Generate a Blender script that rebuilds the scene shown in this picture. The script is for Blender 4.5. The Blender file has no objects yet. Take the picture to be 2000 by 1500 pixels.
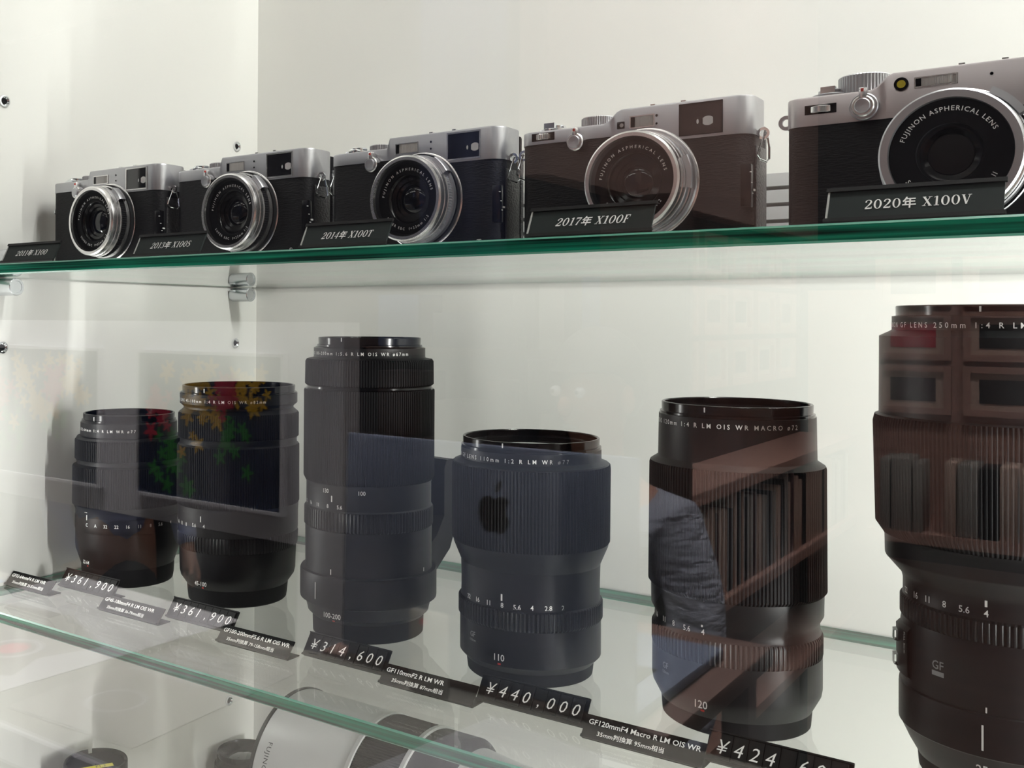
import bpy, bmesh, math, random
from math import sin, cos, pi, radians as rad
from mathutils import Vector, Matrix, Euler

SC = bpy.context.scene
COL = SC.collection
random.seed(7)

# ------------------------------------------------------------------ camera, world, lights, exposure
YAW, PITCH, ROLL, FPX = 0.6563, -0.0084, 0.0058, 2036.5
f_ = Vector((-sin(YAW)*cos(PITCH), cos(YAW)*cos(PITCH), -sin(PITCH)))
r_ = Vector((cos(YAW), sin(YAW), 0)); u_ = r_.cross(f_)
R_ = r_*cos(ROLL) + u_*sin(ROLL); U_ = R_.cross(f_)
cd = bpy.data.cameras.new('camera'); cam = bpy.data.objects.new('camera', cd); COL.objects.link(cam)
cam.matrix_world = Matrix(((R_.x, U_.x, -f_.x, 0), (R_.y, U_.y, -f_.y, 0), (R_.z, U_.z, -f_.z, 0), (0, 0, 0, 1)))
cd.sensor_width = 36; cd.lens = 36*FPX/2000
cd.shift_x = (1000-681.2)/2000; cd.shift_y = (608.4-750)/2000
cd.clip_start = 0.01; cd.clip_end = 50
SC.camera = cam
SC.view_settings.view_transform = 'Standard'; SC.view_settings.look = 'None'
SC.view_settings.gamma = 1; SC.view_settings.use_curve_mapping = False
SC.view_settings.exposure = 0.0
w = bpy.data.worlds.new('world'); SC.world = w; w.use_nodes = True
w.node_tree.nodes['Background'].inputs[0].default_value = (.9, .95, 1, 1)
w.node_tree.nodes['Background'].inputs[1].default_value = 0.05
SC.cycles.use_denoising = True
SC.cycles.max_bounces = 12; SC.cycles.transparent_max_bounces = 24
SC.cycles.diffuse_bounces = 6; SC.cycles.glossy_bounces = 6; SC.cycles.caustics_reflective = False
SC.cycles.sample_clamp_indirect = 6

def area(name, loc, rot, sx, sy, power, col=(1, 1, 1)):
    l = bpy.data.lights.new(name, 'AREA'); l.shape = 'RECTANGLE'; l.size = sx; l.size_y = sy
    l.energy = power; l.color = col
    o = bpy.data.objects.new(name, l); COL.objects.link(o); o.location = loc; o.rotation_euler = rot
    return o
# LED strip of the display case, under its top behind the front glass
area('case_led_front', (.19, .540, .925), (rad(12), 0, 0), .60, .03, 6.2, (1, .99, .96))
area('case_led_rear', (.19, .595, .925), (rad(12), 0, 0), .60, .03, 6.2, (1, .99, .96))
# unseen fill strips added to brighten the lower bays: short left, long right
area('corner_fill', (-.702, .4215, -.085), (0, rad(-90), rad(28)), .20, .012, .35, (1, .99, .96))
area('corner_fill', (.508, .4215, -.185), (0, rad(90), rad(-28)), .40, .012, 9.5, (1, .99, .96))
# unseen shop ceiling panels; the nearer ones added to light posters, laptop and counter
LAMPS = ((-3.6, -1.95, 110, 20), (-2.1, -1.95, 110, 20), (-.1, -1.85, 110, 24), (1.4, -1.95, 110, 20), (-2.3, -.60, 72, 18), (-.75, -.95, 80, 12), (-.85, -.24, 46, 28))
for x, y, sp, pw_ in LAMPS:   # beam spread narrowed to keep their light off the case contents
    area('ceiling_lamp_light', (x, y, 1.46), (0, 0, 0), 1.1, .28, pw_, (1, .96, .92)).data.spread = rad(sp)

# ------------------------------------------------------------------ node materials
def M(name, base=(.5, .5, .5), rough=.5, metal=0., spec=.5, bump=None, var=None, emit=None, coat=0.):
    """bump=(scale vec, strength, distance); var=(scale vec, amount)"""
    m = bpy.data.materials.new(name); m.use_nodes = True; nt = m.node_tree; p = nt.nodes['Principled BSDF']
    p.inputs['Base Color'].default_value = (*base, 1); p.inputs['Roughness'].default_value = rough
    p.inputs['Metallic'].default_value = metal; p.inputs['Specular IOR Level'].default_value = spec
    p.inputs['Coat Weight'].default_value = coat
    tc = nt.nodes.new('ShaderNodeTexCoord')
    def noise(sc, detail=3.):
        mp = nt.nodes.new('ShaderNodeMapping'); mp.inputs['Scale'].default_value = sc
        nt.links.new(tc.outputs['Object'], mp.inputs[0])
        n = nt.nodes.new('ShaderNodeTexNoise'); n.inputs['Scale'].default_value = 1; n.inputs['Detail'].default_value = detail
        nt.links.new(mp.outputs[0], n.inputs['Vector']); return n
    if bump:
        n = noise(bump[0]); b = nt.nodes.new('ShaderNodeBump')
        b.inputs['Strength'].default_value = bump[1]; b.inputs['Distance'].default_value = bump[2]
        nt.links.new(n.outputs[0], b.inputs['Height']); nt.links.new(b.outputs[0], p.inputs['Normal'])
    if var:
        n = noise(var[0]); mx = nt.nodes.new('ShaderNodeMix'); mx.data_type = 'RGBA'
        a = var[1]
        mx.inputs[6].default_value = (*[c*(1-a) for c in base], 1); mx.inputs[7].default_value = (*[min(1, c*(1+a)) for c in base], 1)
        nt.links.new(n.outputs[0], mx.inputs[0]); nt.links.new(mx.outputs[2], p.inputs['Base Color'])
    if emit:
        p.inputs['Emission Color'].default_value = (*emit[:3], 1); p.inputs['Emission Strength'].default_value = emit[3]
    return m

def glass_mat(name, tint, f0=.043):
    """thin sheet glass: clear transmission plus a Fresnel-weighted mirror"""
    m = bpy.data.materials.new(name); m.use_nodes = True; nt = m.node_tree; N = nt.nodes; L = nt.links
    for n in list(N): N.remove(n)
    out = N.new('ShaderNodeOutputMaterial'); g = N.new('ShaderNodeNewGeometry')
    d = N.new('ShaderNodeVectorMath'); d.operation = 'DOT_PRODUCT'
    L.new(g.outputs['Incoming'], d.inputs[0]); L.new(g.outputs['Normal'], d.inputs[1])
    a = N.new('ShaderNodeMath'); a.operation = 'ABSOLUTE'; L.new(d.outputs['Value'], a.inputs[0])
    s = N.new('ShaderNodeMath'); s.operation = 'SUBTRACT'; s.inputs[0].default_value = 1; L.new(a.outputs[0], s.inputs[1])
    pw = N.new('ShaderNodeMath'); pw.operation = 'POWER'; pw.inputs[1].default_value = 5; L.new(s.outputs[0], pw.inputs[0])
    ma = N.new('ShaderNodeMath'); ma.operation = 'MULTIPLY_ADD'; ma.inputs[1].default_value = 1-f0; ma.inputs[2].default_value = f0
    L.new(pw.outputs[0], ma.inputs[0])
    t = N.new('ShaderNodeBsdfTransparent'); t.inputs[0].default_value = (*tint, 1)
    gl = N.new('ShaderNodeBsdfGlossy'); gl.inputs['Roughness'].default_value = 0.0; gl.inputs[0].default_value = (1, 1, 1, 1)
    mx = N.new('ShaderNodeMixShader'); L.new(ma.outputs[0], mx.inputs[0]); L.new(t.outputs[0], mx.inputs[1]); L.new(gl.outputs[0], mx.inputs[2])
    L.new(mx.outputs[0], out.inputs[0]); return m

def edge_glass_mat(name):
    m = M(name, (.006, .115, .072), .2, spec=.2)
    nt = m.node_tree; p = nt.nodes['Principled BSDF']
    tc = nt.nodes.new('ShaderNodeTexCoord'); mp = nt.nodes.new('ShaderNodeMapping'); mp.inputs['Scale'].default_value = (6, 6, 420)
    n = nt.nodes.new('ShaderNodeTexNoise'); n.inputs['Scale'].default_value = 1; n.inputs['Detail'].default_value = 2
    cr = nt.nodes.new('ShaderNodeValToRGB')
    cr.color_ramp.elements[0].position = .38; cr.color_ramp.elements[0].color = (.002, .022, .016, 1)
    cr.color_ramp.elements[1].position = .66; cr.color_ramp.elements[1].color = (.010, .26, .15, 1)
    nt.links.new(tc.outputs['Object'], mp.inputs[0]); nt.links.new(mp.outputs[0], n.inputs['Vector'])
    nt.links.new(n.outputs[0], cr.inputs[0]); nt.links.new(cr.outputs[0], p.inputs['Base Color'])
    return m

MAT = dict(
    case_white=M('case_white_laminate', (.80, .80, .77), .42, spec=.35, bump=((40, 40, 40), .03, .0005), var=((2, 2, 2), .015)),
    glass=glass_mat('front_glass', (.985, .995, .99)),
    shelf=glass_mat('shelf_glass', (.985, .995, .988)),
    edge=edge_glass_mat('green_glass_edge'),
    edge_lit=M('green_glass_arris_glint', (.05, .20, .14), .35, spec=.3),  # lighter green stands in for light caught on the chamfer
    acrylic=glass_mat('clear_acrylic', (.97, .975, .975)),
    acrylic_edge=M('frosted_acrylic_edge', (.93, .94, .94), .3),
    silver=M('satin_silver', (.43, .43, .45), .36, metal=1., bump=((900, 900, 900), .04, .0001)),
    silver_warm=M('satin_champagne', (.44, .41, .415), .38, metal=1., bump=((900, 900, 900), .04, .0001)),
    bright=M('machined_aluminium', (.72, .71, .71), .24, metal=1.),
    stud=M('satin_chrome_stud', (.66, .68, .70), .25, metal=.9),
    lens_grey=M('grey_lens_disc', (.012, .012, .013), .4, spec=.2),
    chrome=M('chrome', (.82, .84, .86), .1, metal=1.),
    leather=M('black_leatherette', (.006, .006, .007), .5, spec=.16, bump=((260, 900, 1500), .6, .0005)),
    leather_side=M('black_leatherette_grip', (.03, .03, .032), .42, spec=.5, bump=((700, 500, 900), .9, .0008)),
    black=M('black_paint', (.007, .007, .008), .42, spec=.22, bump=((1200, 1200, 1200), .05, .0001)),
    black_matte=M('black_anodised', (.004, .004, .005), .6, spec=.1),
    black_gloss=M('black_gloss', (.004, .004, .005), .15, spec=.25),
    rubber=M('black_rubber_rib', (.007, .007, .008), .6, spec=.14),
    lensglass=M('coated_lens_glass', (.002, .003, .006), .03, spec=.4),
    frontglass=M('front_element_glass', (.03, .035, .035), .04, spec=1., coat=1.),
    window_dark=M('finder_glass', (.006, .006, .010), .06, spec=.6),
    windowglow=M('finder_glow_white', (.75, .76, .76), .3),
    flash=M('flash_diffuser', (.55, .54, .52), .2, spec=.7, bump=((2600, 20, 20), .8, .0006)),
    yellow_lamp=M('yellow_lamp', (.65, .55, .04), .3),
    ink_white=M('white_lettering', (.78, .78, .76), .5),
    ink_grey=M('grey_lettering', (.26, .26, .26), .5),
    ink_red=M('red_lettering', (.50, .03, .02), .5),
    ink_black=M('black_lettering', (.02, .02, .02), .5),
    tag_slate=M('slate_plate', (.013, .018, .017), .55, spec=.12),
    tag_black=M('black_plate', (.004, .004, .004), .6, spec=.08),
    tag_rail=M('plate_rail', (.006, .006, .006), .55, spec=.15),
    tag_light=M('plate_light_edge', (.35, .36, .34), .3),
    lens_white=M('white_lens_paint', (.56, .57, .56), .38),
    yellow=M('yellow_sticker', (.82, .72, .05), .5),
    wood=M('brown_wood', (.52, .30, .25), .5, var=((3, 3, 40), .25)),
    wood_panel=M('brown_upper_panel', (.38, .25, .22), .5, var=((3, 3, 40), .2)),
    wood_dark=M('dark_brown_wood', (.10, .055, .045), .5, var=((3, 3, 40), .3)),
    room_dark=M('dark_shop_wall', (.022, .021, .028), .7, spec=.2),
    room_white=M('white_shop_panel', (.84, .83, .89), .6),
    room_floor=M('grey_shop_floor', (.12, .11, .10), .5, var=((3, 3, 3), .3)),
    room_ceiling=M('grey_shop_ceiling', (.30, .30, .30), .7),
    counter=M('beige_counter', (.20, .19, .17), .45, var=((30, 4, 4), .08)),
    paper=M('white_paper', (.82, .80, .84), .6),
    paper_grey=M('grey_paper', (.36, .34, .32), .6),
    paper_pink=M('pink_print', (.80, .25, .28), .6),
    paper_blue=M('blue_print', (.12, .2, .42), .6),
    laptop=M('slate_laptop_lid', (.13, .155, .23), .45),
    navy=M('navy_fabric', (.035, .045, .11), .8),
    shirt=M('grey_blue_shirt', (.38, .40, .50), .85, bump=((25, 25, 60), .8, .02)),
    blueshirt=M('blue_shirt', (.20, .24, .48), .85, bump=((25, 25, 60), .6, .01)),
    trousers=M('dark_trousers', (.03, .03, .04), .85),
    skin=M('skin', (.45, .22, .15), .55),
    hair=M('dark_hair', (.02, .015, .012), .5, bump=((200, 200, 20), .6, .004)),
    mat_board=M('brown_mat_board', (.62, .45, .38), .6),
    print_dark=M('dark_print', (.05, .01, .02), .3, var=((30, 30, 30), .9)),
    lamp_glow=M('lamp_diffuser', (.9, .9, .9), .5, emit=(1, .96, .92, 4.)),
    flower_y=M('print_yellow', (.75, .42, .02), .5), flower_r=M('print_red', (.6, .02, .06), .5),
    flower_g=M('print_green', (.04, .28, .06), .5), flower_b=M('print_navy', (.01, .02, .06), .35),
)

# ------------------------------------------------------------------ object helpers
def link(name, me, mat, parent=None, loc=None, rot=None, smooth=None):
    if mat is not None:
        for m in (mat if isinstance(mat, (list, tuple)) else [mat]): me.materials.append(m)
    if smooth is not None:
        me.polygons.foreach_set('use_smooth', [True]*len(me.polygons)); me.set_sharp_from_angle(angle=rad(smooth))
    o = bpy.data.objects.new(name, me); COL.objects.link(o)
    if parent: o.parent = parent
    if loc: o.location = loc
    if rot: o.rotation_euler = rot
    return o
def thing(name, label, cat, loc=(0, 0, 0), rotz=0, group=None):
    o = bpy.data.objects.new(name, None); COL.objects.link(o); o.empty_display_size = .01
    o.location = loc; o.rotation_euler = (0, 0, rotz); o['label'] = label; o['category'] = cat
    if group: o['group'] = group
    return o
def tag(o, label, cat, group=None):
    o['label'] = label; o['category'] = cat
    if group: o['group'] = group
    return o
def mesh(verts, faces, name='m'):
    me = bpy.data.meshes.new(name); me.from_pydata([tuple(v) for v in verts], [], faces); me.update(); return me
class B:
    """collects shapes into one mesh"""
    def __init__(s): s.v = []; s.f = []; s.mi = []
    def add(s, V, Fc, mi=0):
        n = len(s.v); s.v += [tuple(p) for p in V]; s.f += [tuple(i+n for i in f) for f in Fc]; s.mi += [mi]*len(Fc); return s
    def box(s, x0, x1, y0, y1, z0, z1, mi=0):
        V = [(x, y, z) for z in (z0, z1) for y in (y0, y1) for x in (x0, x1)]
        return s.add(V, [(0, 2, 3, 1), (4, 5, 7, 6), (0, 1, 5, 4), (2, 6, 7, 3), (0, 4, 6, 2), (1, 3, 7, 5)], mi)
    def rbox(s, x0, x1, y0, y1, z0, z1, b, mi=0):
        """box with chamfered edges"""
        bm = bmesh.new(); bmesh.ops.create_cube(bm, size=1)
        for v in bm.verts: v.co = Vector((x0+(v.co.x+.5)*(x1-x0), y0+(v.co.y+.5)*(y1-y0), z0+(v.co.z+.5)*(z1-z0)))
        bmesh.ops.bevel(bm, geom=bm.edges[:], offset=b, segments=2, affect='EDGES', profile=.5)
        bm.verts.index_update()
        s.add([v.co[:] for v in bm.verts], [[v.index for v in f.verts] for f in bm.faces], mi); bm.free(); return s
    def lathe(s, prof, n=96, ribs=0, depth=.0005, axis='z', c=(0, 0, 0), a0=0, a1=2*pi, mi=0, cap=False):
        """prof: (r, h) pairs; ribs: number of grooves round the ring"""
        if ribs: n = ribs*4
        full = abs(a1-a0-2*pi) < 1e-6; m = n if full else n+1
        V = []
        for r, h in prof:
            for i in range(m):
                a = a0+(a1-a0)*i/n
                rr = r-(depth if (ribs and i % 4 in (2, 3)) else 0)
                x, y = rr*sin(a), -rr*cos(a)
                V.append((c[0]+x, c[1]+y, c[2]+h) if axis == 'z' else ((c[0]+x, c[1]-h, c[2]-y) if axis == 'y' else (c[0]-h, c[1]-x, c[2]-y)))
        Fc = []
        for k in range(len(prof)-1):
            for i in range(n):
                j = (i+1) % m; Fc.append((k*m+i, k*m+j, (k+1)*m+j, (k+1)*m+i))
        if cap: Fc.append(tuple(range(m))[::-1]); Fc.append(tuple((len(prof)-1)*m+i for i in range(m)))
        return s.add(V, Fc, mi)
    def disc(s, r, h, n=48, axis='z', c=(0, 0, 0), mi=0):
        return s.lathe([(r, h), (r*.02, h)], n, axis=axis, c=c, mi=mi)
    def tube(s, pts, r, n=8, mi=0, close=False):
        P = [Vector(p) for p in pts]; V = []; m = len(P)
        for i, p in enumerate(P):
            d = (P[(i+1) % m]-P[i-1]) if close else (P[min(i+1, m-1)]-P[max(i-1, 0)]); d.normalize()
            a = Vector((0, 0, 1)) if abs(d.z) < .9 else Vector((1, 0, 0)); e1 = d.cross(a).normalized(); e2 = d.cross(e1)
            rr = r[i] if isinstance(r, (list, tuple)) else r
            for k in range(n): V.append(p+(e1*cos(2*pi*k/n)+e2*sin(2*pi*k/n))*rr)
        Fc = [(i*n+k, i*n+(k+1) % n, ((i+1) % m)*n+(k+1) % n, ((i+1) % m)*n+k) for i in range(m if close else m-1) for k in range(n)]
        if not close: Fc += [tuple(range(n))[::-1], tuple((m-1)*n+k for k in range(n))]
        return s.add(V, Fc, mi)
    def build(s, name, mat, parent=None, loc=None, rot=None, smooth=35):
        me = mesh(s.v, s.f, name); me.polygons.foreach_set('material_index', s.mi)
        return link(name, me, mat, parent, loc, rot, smooth)

# ------------------------------------------------------------------ lettering
_tc = {}
def text2d(body, cap=1., spacing=1., bold=0., shear=0., fit=None, sx=1.):
    """flat text as (points, faces), origin at the left end of the base line, scaled to the cap height"""
    def ev(sp):
        k = (body, sp, bold, shear)
        if k in _tc: return _tc[k]
        c = bpy.data.curves.new('txt', 'FONT'); c.body = body; c.space_character = sp; c.offset = bold; c.shear = shear
        c.resolution_u = 2; c.size = 1
        o = bpy.data.objects.new('txt', c); COL.objects.link(o)
        dg = bpy.context.evaluated_depsgraph_get(); e = o.evaluated_get(dg); me = e.to_mesh()
        V = [(v.co.x, v.co.y) for v in me.vertices]; Fc = [tuple(p.vertices) for p in me.polygons]
        e.to_mesh_clear(); bpy.data.objects.remove(o); bpy.data.curves.remove(c)
        _tc[k] = (V, Fc); return V, Fc
    V, Fc = ev(spacing); s = cap/.728
    if fit:
        w1 = max(v[0] for v in V)*s*sx; V2, _ = ev(spacing+.5); w2 = max(v[0] for v in V2)*s*sx
        if abs(w2-w1) > 1e-9:
            sp = spacing+.5*(fit-w1)/(w2-w1); sp = max(.8, sp); V, Fc = ev(round(sp, 3))
    return [(x*s*sx, y*s) for x, y in V], Fc
def bounds(V): return min(v[0] for v in V), max(v[0] for v in V)
def flat_text(name, t2, origin, xd, yd, mat, parent, align='l', lift=.00012):
    V, Fc = t2; a, b = bounds(V); off = {'l': 0, 'c': (a+b)/2, 'r': b}[align]
    O, X, Y = Vector(origin), Vector(xd).normalized(), Vector(yd).normalized(); n = X.cross(Y)
    return link(name, mesh([O+X*(x-off)+Y*y+n*lift for x, y in V], Fc, name), mat, parent)
def cyl_text(name, t2, r, phi, z, mat, parent, align='c', lift=.00015):
    V, Fc = t2; a, b = bounds(V); off = {'l': a, 'c': (a+b)/2, 'r': b}[align]; r += lift
    # phi in degrees, 0 faces the front glass, positive to the right
    P = [(r*sin(rad(phi)+(x-off)/r), -r*cos(rad(phi)+(x-off)/r), z+y) for x, y in V]
    return link(name, mesh(P, Fc, name), mat, parent)
def arc_text(name, body, cap, r, amid, aspan, mat, parent, y, c=(0, 0), bottom=False, sx=1.):
    """text round a ring that faces the front (-y); angles counterclockwise from +x"""
    V, Fc = text2d(body, cap, fit=r*rad(aspan), sx=sx, bold=.004); a, b = bounds(V); mid = (a+b)/2
    P = []
    for x, h in V:
        if bottom: t = rad(amid)+(x-mid)/r; q = r-h
        else: t = rad(amid)-(x-mid)/r; q = r+h
        P.append((c[0]+q*cos(t), y, c[1]+q*sin(t)))
    return link(name, mesh(P, Fc, name), mat, parent)

def stroke(pts, wid):
    V = []; Fc = []
    n = len(pts)
    for i, (x, y) in enumerate(pts):
        x0, y0 = pts[max(i-1, 0)]; x1, y1 = pts[min(i+1, n-1)]
        dx, dy = x1-x0, y1-y0; l = math.hypot(dx, dy) or 1; w_ = (wid[i] if isinstance(wid, (list, tuple)) else wid)/2
        V += [(x-dy/l*w_, y+dx/l*w_), (x+dy/l*w_, y-dx/l*w_)]
    for i in range(n-1): Fc.append((2*i, 2*i+1, 2*i+3, 2*i+2))
    return V, Fc
def serif_glyph(ch):
    """bold book-face figures and capitals built from thick and thin strokes, cap height 1"""
    P = []
    A = lambda *a: P.append(stroke(*a))
    if ch == '0':
        n = 28; V = []
        for i in range(n):
            t = 2*pi*i/n; V += [(.36+.36*cos(t), .5+.52*sin(t)), (.36+.19*cos(t), .5+.46*sin(t))]
        P.append((V, [(2*i, 2*((i+1) % n), 2*((i+1) % n)+1, 2*i+1) for i in range(n)])); adv = .80
    elif ch == '1': A([(.3, .0), (.3, 1.)], .17); A([(.08, .03), (.52, .03)], .06); A([(.08, .88), (.3, .96)], .07); adv = .62
    elif ch == '2':
        A([(.1, .72), (.12, .86), (.24, .97), (.38, .98), (.52, .92), (.58, .76), (.5, .58), (.34, .38), (.16, .2), (.06, .08)], [.16, .12, .07, .07, .12, .18, .16, .1, .08, .07])
        A([(.04, .075), (.56, .075)], .15); A([(.6, .03), (.64, .26)], [.12, .03]); adv = .76
    elif ch == '3':
        A([(.1, .74), (.12, .88), (.26, .98), (.4, .98), (.54, .88), (.55, .72), (.46, .58), (.3, .54)], [.15, .1, .06, .07, .14, .17, .1, .06])
        A([(.3, .54), (.5, .48), (.6, .3), (.54, .1), (.38, .02), (.22, .02), (.1, .1), (.08, .24)], [.06, .1, .18, .13, .07, .06, .1, .15]); adv = .76
    elif ch == '4': A([(.46, 0), (.46, .99)], .16); A([(.46, .97), (.03, .3)], .05); A([(.02, .28), (.7, .28)], .07); A([(.3, .03), (.62, .03)], .06); adv = .76
    elif ch == '7': A([(.08, .92), (.64, .92)], .15); A([(.62, .9), (.4, .5), (.28, 0)], [.06, .12, .18]); A([(.07, .98), (.05, .72)], [.1, .03]); adv = .72
    elif ch == 'X':
        A([(.12, .98), (.68, .02)], .18); A([(.66, .98), (.12, .02)], .06)
        for x in (.14, .66): A([(x-.16, .03), (x+.16, .03)], .05); A([(x-.16, .97), (x+.16, .97)], .05)
        adv = .86
    elif ch == 'V':
        A([(.13, .97), (.41, .0)], .17); A([(.68, .97), (.41, .0)], .06)
        for x in (.13, .68): A([(x-.15, .97), (x+.15, .97)], .05)
        adv = .86
    elif ch == 'T': A([(.36, 0), (.36, .97)], .17); A([(.02, .95), (.7, .95)], .07); A([(.035, .96), (.035, .7)], [.07, .03]); A([(.685, .96), (.685, .7)], [.07, .03]); A([(.2, .03), (.52, .03)], .055); adv = .78
    elif ch == 'F': A([(.18, 0), (.18, .97)], .17); A([(.04, .95), (.62, .95)], .07); A([(.6, .96), (.6, .7)], [.07, .03]); A([(.18, .5), (.46, .5)], .06); A([(.46, .6), (.46, .4)], .05); A([(.02, .03), (.36, .03)], .055); adv = .7
    elif ch == 'S': A([(.56, .72), (.52, .9), (.36, .98), (.2, .95), (.1, .82), (.12, .66), (.3, .54), (.48, .44), (.58, .28), (.5, .08), (.34, .01), (.18, .04), (.07, .14), (.05, .3)], [.03, .06, .06, .08, .15, .16, .17, .17, .16, .1, .06, .06, .06, .03]); adv = .7
    else:
        V, Fc = text2d(ch, .92, bold=.02); a, b = bounds(V); P.append(([(x-a+.02, y+.02) for x, y in V], Fc)); adv = b-a+.1
    return P, adv
def serif_text(body, cap, shear=0., track=.0):
    V = []; Fc = []; x = 0
    for ch in body:
        if ch == ' ': x += .42; continue
        P, adv = serif_glyph(ch)
        for v, f in P:
            n = len(V); V += [((x+a+b*shear)*cap, b*cap) for a, b in v]; Fc += [tuple(i+n for i in q) for q in f]
        x += adv+track
    return V, Fc

# ------------------------------------------------------------------ dimensions of the case
Z1, Z2, TH = .0392, -.2095, .0077
YF, YB, XL, XR, YG = .4387, .7746, -.714, .52, .402
ZTOP, ZBOT = .95, -.50

def structure(name, b, mat, **k):
    o = b.build(name, mat, **k); o['kind'] = 'structure'; return o
structure('wall_back', B().box(XL-.018, XR+.018, YB, YB+.018, ZBOT-.03, ZTOP+.03), MAT['case_white'], smooth=None)
wl = structure('wall_left', B().box(XL-.018, XL, YG+.006, YB, ZBOT-.03, ZTOP+.03), MAT['case_white'], smooth=None)
structure('wall_right', B().box(XR, XR+.018, YG+.006, YB, ZBOT-.03, ZTOP+.03), MAT['case_white'], smooth=None)
structure('floor', B().box(XL, XR, YG+.006, YB, ZBOT-.03, ZBOT), MAT['case_white'], smooth=None)
structure('ceiling', B().box(XL, XR, YG+.006, YB, ZTOP, ZTOP+.03), MAT['case_white'], smooth=None)
# metal sockets for the shelf clips, sunk in the left wall
for y, z in ((.7444, .1705), (.7441, -.023), (.7388, -.3718), (.482, .1705), (.482, -.023), (.482, -.3718)):
    b = B().lathe([(.0048, .0), (.0046, .0012), (.0036, .0014), (.0024, .0003)], 24, axis='x', c=(0, 0, 0))
    b.disc(.0025, .0003, 20, axis='x', mi=1)
    o = b.build('pin_socket', [MAT['chrome'], MAT['black_matte']], wl, loc=(XL+.0001, y, z)); o.rotation_euler = (0, 0, pi)

# front pane of the case: one sheet of clear glass
structure('window_1', B().box(XL-.018, XR+.018, YG+.004, YG+.006, ZBOT-.03, ZTOP+.03), MAT['glass'], smooth=None)

def glass_shelf(z_top, label):
    bm = bmesh.new(); bmesh.ops.create_cube(bm, size=1)
    for v in bm.verts: v.co = Vector(((v.co.x+.5)*(XR-XL-.002)+XL+.001, YF+(v.co.y+.5)*(YB-YF-.001), z_top-TH+(v.co.z+.5)*TH))
    bmesh.ops.bevel(bm, geom=[e for e in bm.edges if abs(e.verts[0].co.x-e.verts[1].co.x) > .5 and e.verts[0].co.y < .5], offset=.0009, segments=1, affect='EDGES')
    me = bpy.data.meshes.new('glass_shelf'); bm.to_mesh(me); bm.free()
    o = link('glass_shelf', me, [MAT['shelf'], MAT['edge'], MAT['edge_lit']])
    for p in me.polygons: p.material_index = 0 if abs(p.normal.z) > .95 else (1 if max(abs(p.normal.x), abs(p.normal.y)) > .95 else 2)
    return tag(o, label, 'shelf')
glass_shelf(Z1, 'upper clear glass shelf with green edge carrying the silver cameras')
glass_shelf(Z2, 'lower clear glass shelf with dark green edge carrying the black lenses')

def bracket(y, z, label):
    """chrome clip: cup round the pin and a stud under the pane, with an upper stud added for its reflection"""
    t = thing('shelf_bracket', label, 'bracket', (XL, y, z))
    zc = -TH/2
    for s in (1, -1):  # upper stud is added to imitate the lower one's reflection
        c = zc+s*.0112
        b = B().lathe([(.0001, .0), (.0062, .0), (.0067, .0006), (.0067, .0235), (.0062, .0242), (.0046, .0242), (.0044, .0236), (.0001, .0236)], 32, axis='x')
        o = b.build('stud', MAT['stud'], t, loc=(.0005, 0, c)); o.rotation_euler = (0, 0, pi)
        B().box(.0005, .008, -.0072, .0072, c-.0040*s-.0002, c-.0040*s+.0002).build('clip_leaf', MAT['chrome'], t, smooth=None)
    return t
bracket(.7405, Z1, 'chrome shelf bracket with a stud and its modelled reflection near the rear corner of the case')
bracket(.478, Z1, 'chrome shelf bracket cut by the left edge of the picture')

# clear acrylic risers behind the cameras
t = thing('acrylic_riser', 'stack of clear acrylic trays standing behind the silver cameras', 'display riser', (-.22, .67, Z1))
for i in range(5):
    b = B(); z = .001+i*.0095; dx = (i % 2)*.004
    b.box(-.36+dx, .36+dx, -.05, .05, z, z+.002)
    for (x0, x1, y0, y1) in ((-.36+dx, .36+dx, -.05, -.048), (-.36+dx, .36+dx, .048, .05), (-.36+dx, -.358+dx, -.048, .048), (.358+dx, .36+dx, -.048, .048)):
        b.box(x0, x1, y0, y1, z+.002, z+.0072, 1)
    b.build('tray', [MAT['acrylic_edge'], MAT['acrylic_edge']], t, smooth=None)

# ------------------------------------------------------------------ cameras
def plan_stations(x0, x1, dep, r, extra):
    """x stations with front and back y of a rounded-corner plan"""
    S = []
    for i in range(8):
        a = pi/2*i/7; S.append((x0+r-r*cos(a), r-r*sin(a)))
    for x in sorted(extra): S.append((x, 0.))
    for i in range(8):
        a = pi/2*i/7; S.append((x1-r+r*sin(a), r-r*cos(a)))
    return [(x, d, dep-d) for x, d in S]
def loft(S, zb, zt, b):
    """columns over x; zb/zt functions of x; top edge rounded by b"""
    V = []; n = 0
    for k, (x, yf, yb) in enumerate(S):
        t = zt(x); q = zb(x); e = b if 0 < k < len(S)-1 else b*.6; t2 = t if 0 < k < len(S)-1 else t-b*.5
        sec = [(yf, q), (yf, t2-e), (yf+e*.3, t2-e*.3), (yf+e, t2), (yb-e, t2), (yb-e*.3, t2-e*.3), (yb, t2-e), (yb, q)]
        V += [(x, y, z) for y, z in sec]; n = len(sec)
    Fc = [(k*n+i, (k+1)*n+i, (k+1)*n+(i+1) % n, k*n+(i+1) % n) for k in range(len(S)-1) for i in range(n)]
    Fc += [tuple(range(n)), tuple(reversed([(len(S)-1)*n+i for i in range(n)]))]
    return V, [tuple(reversed(f)) for f in Fc]

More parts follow.
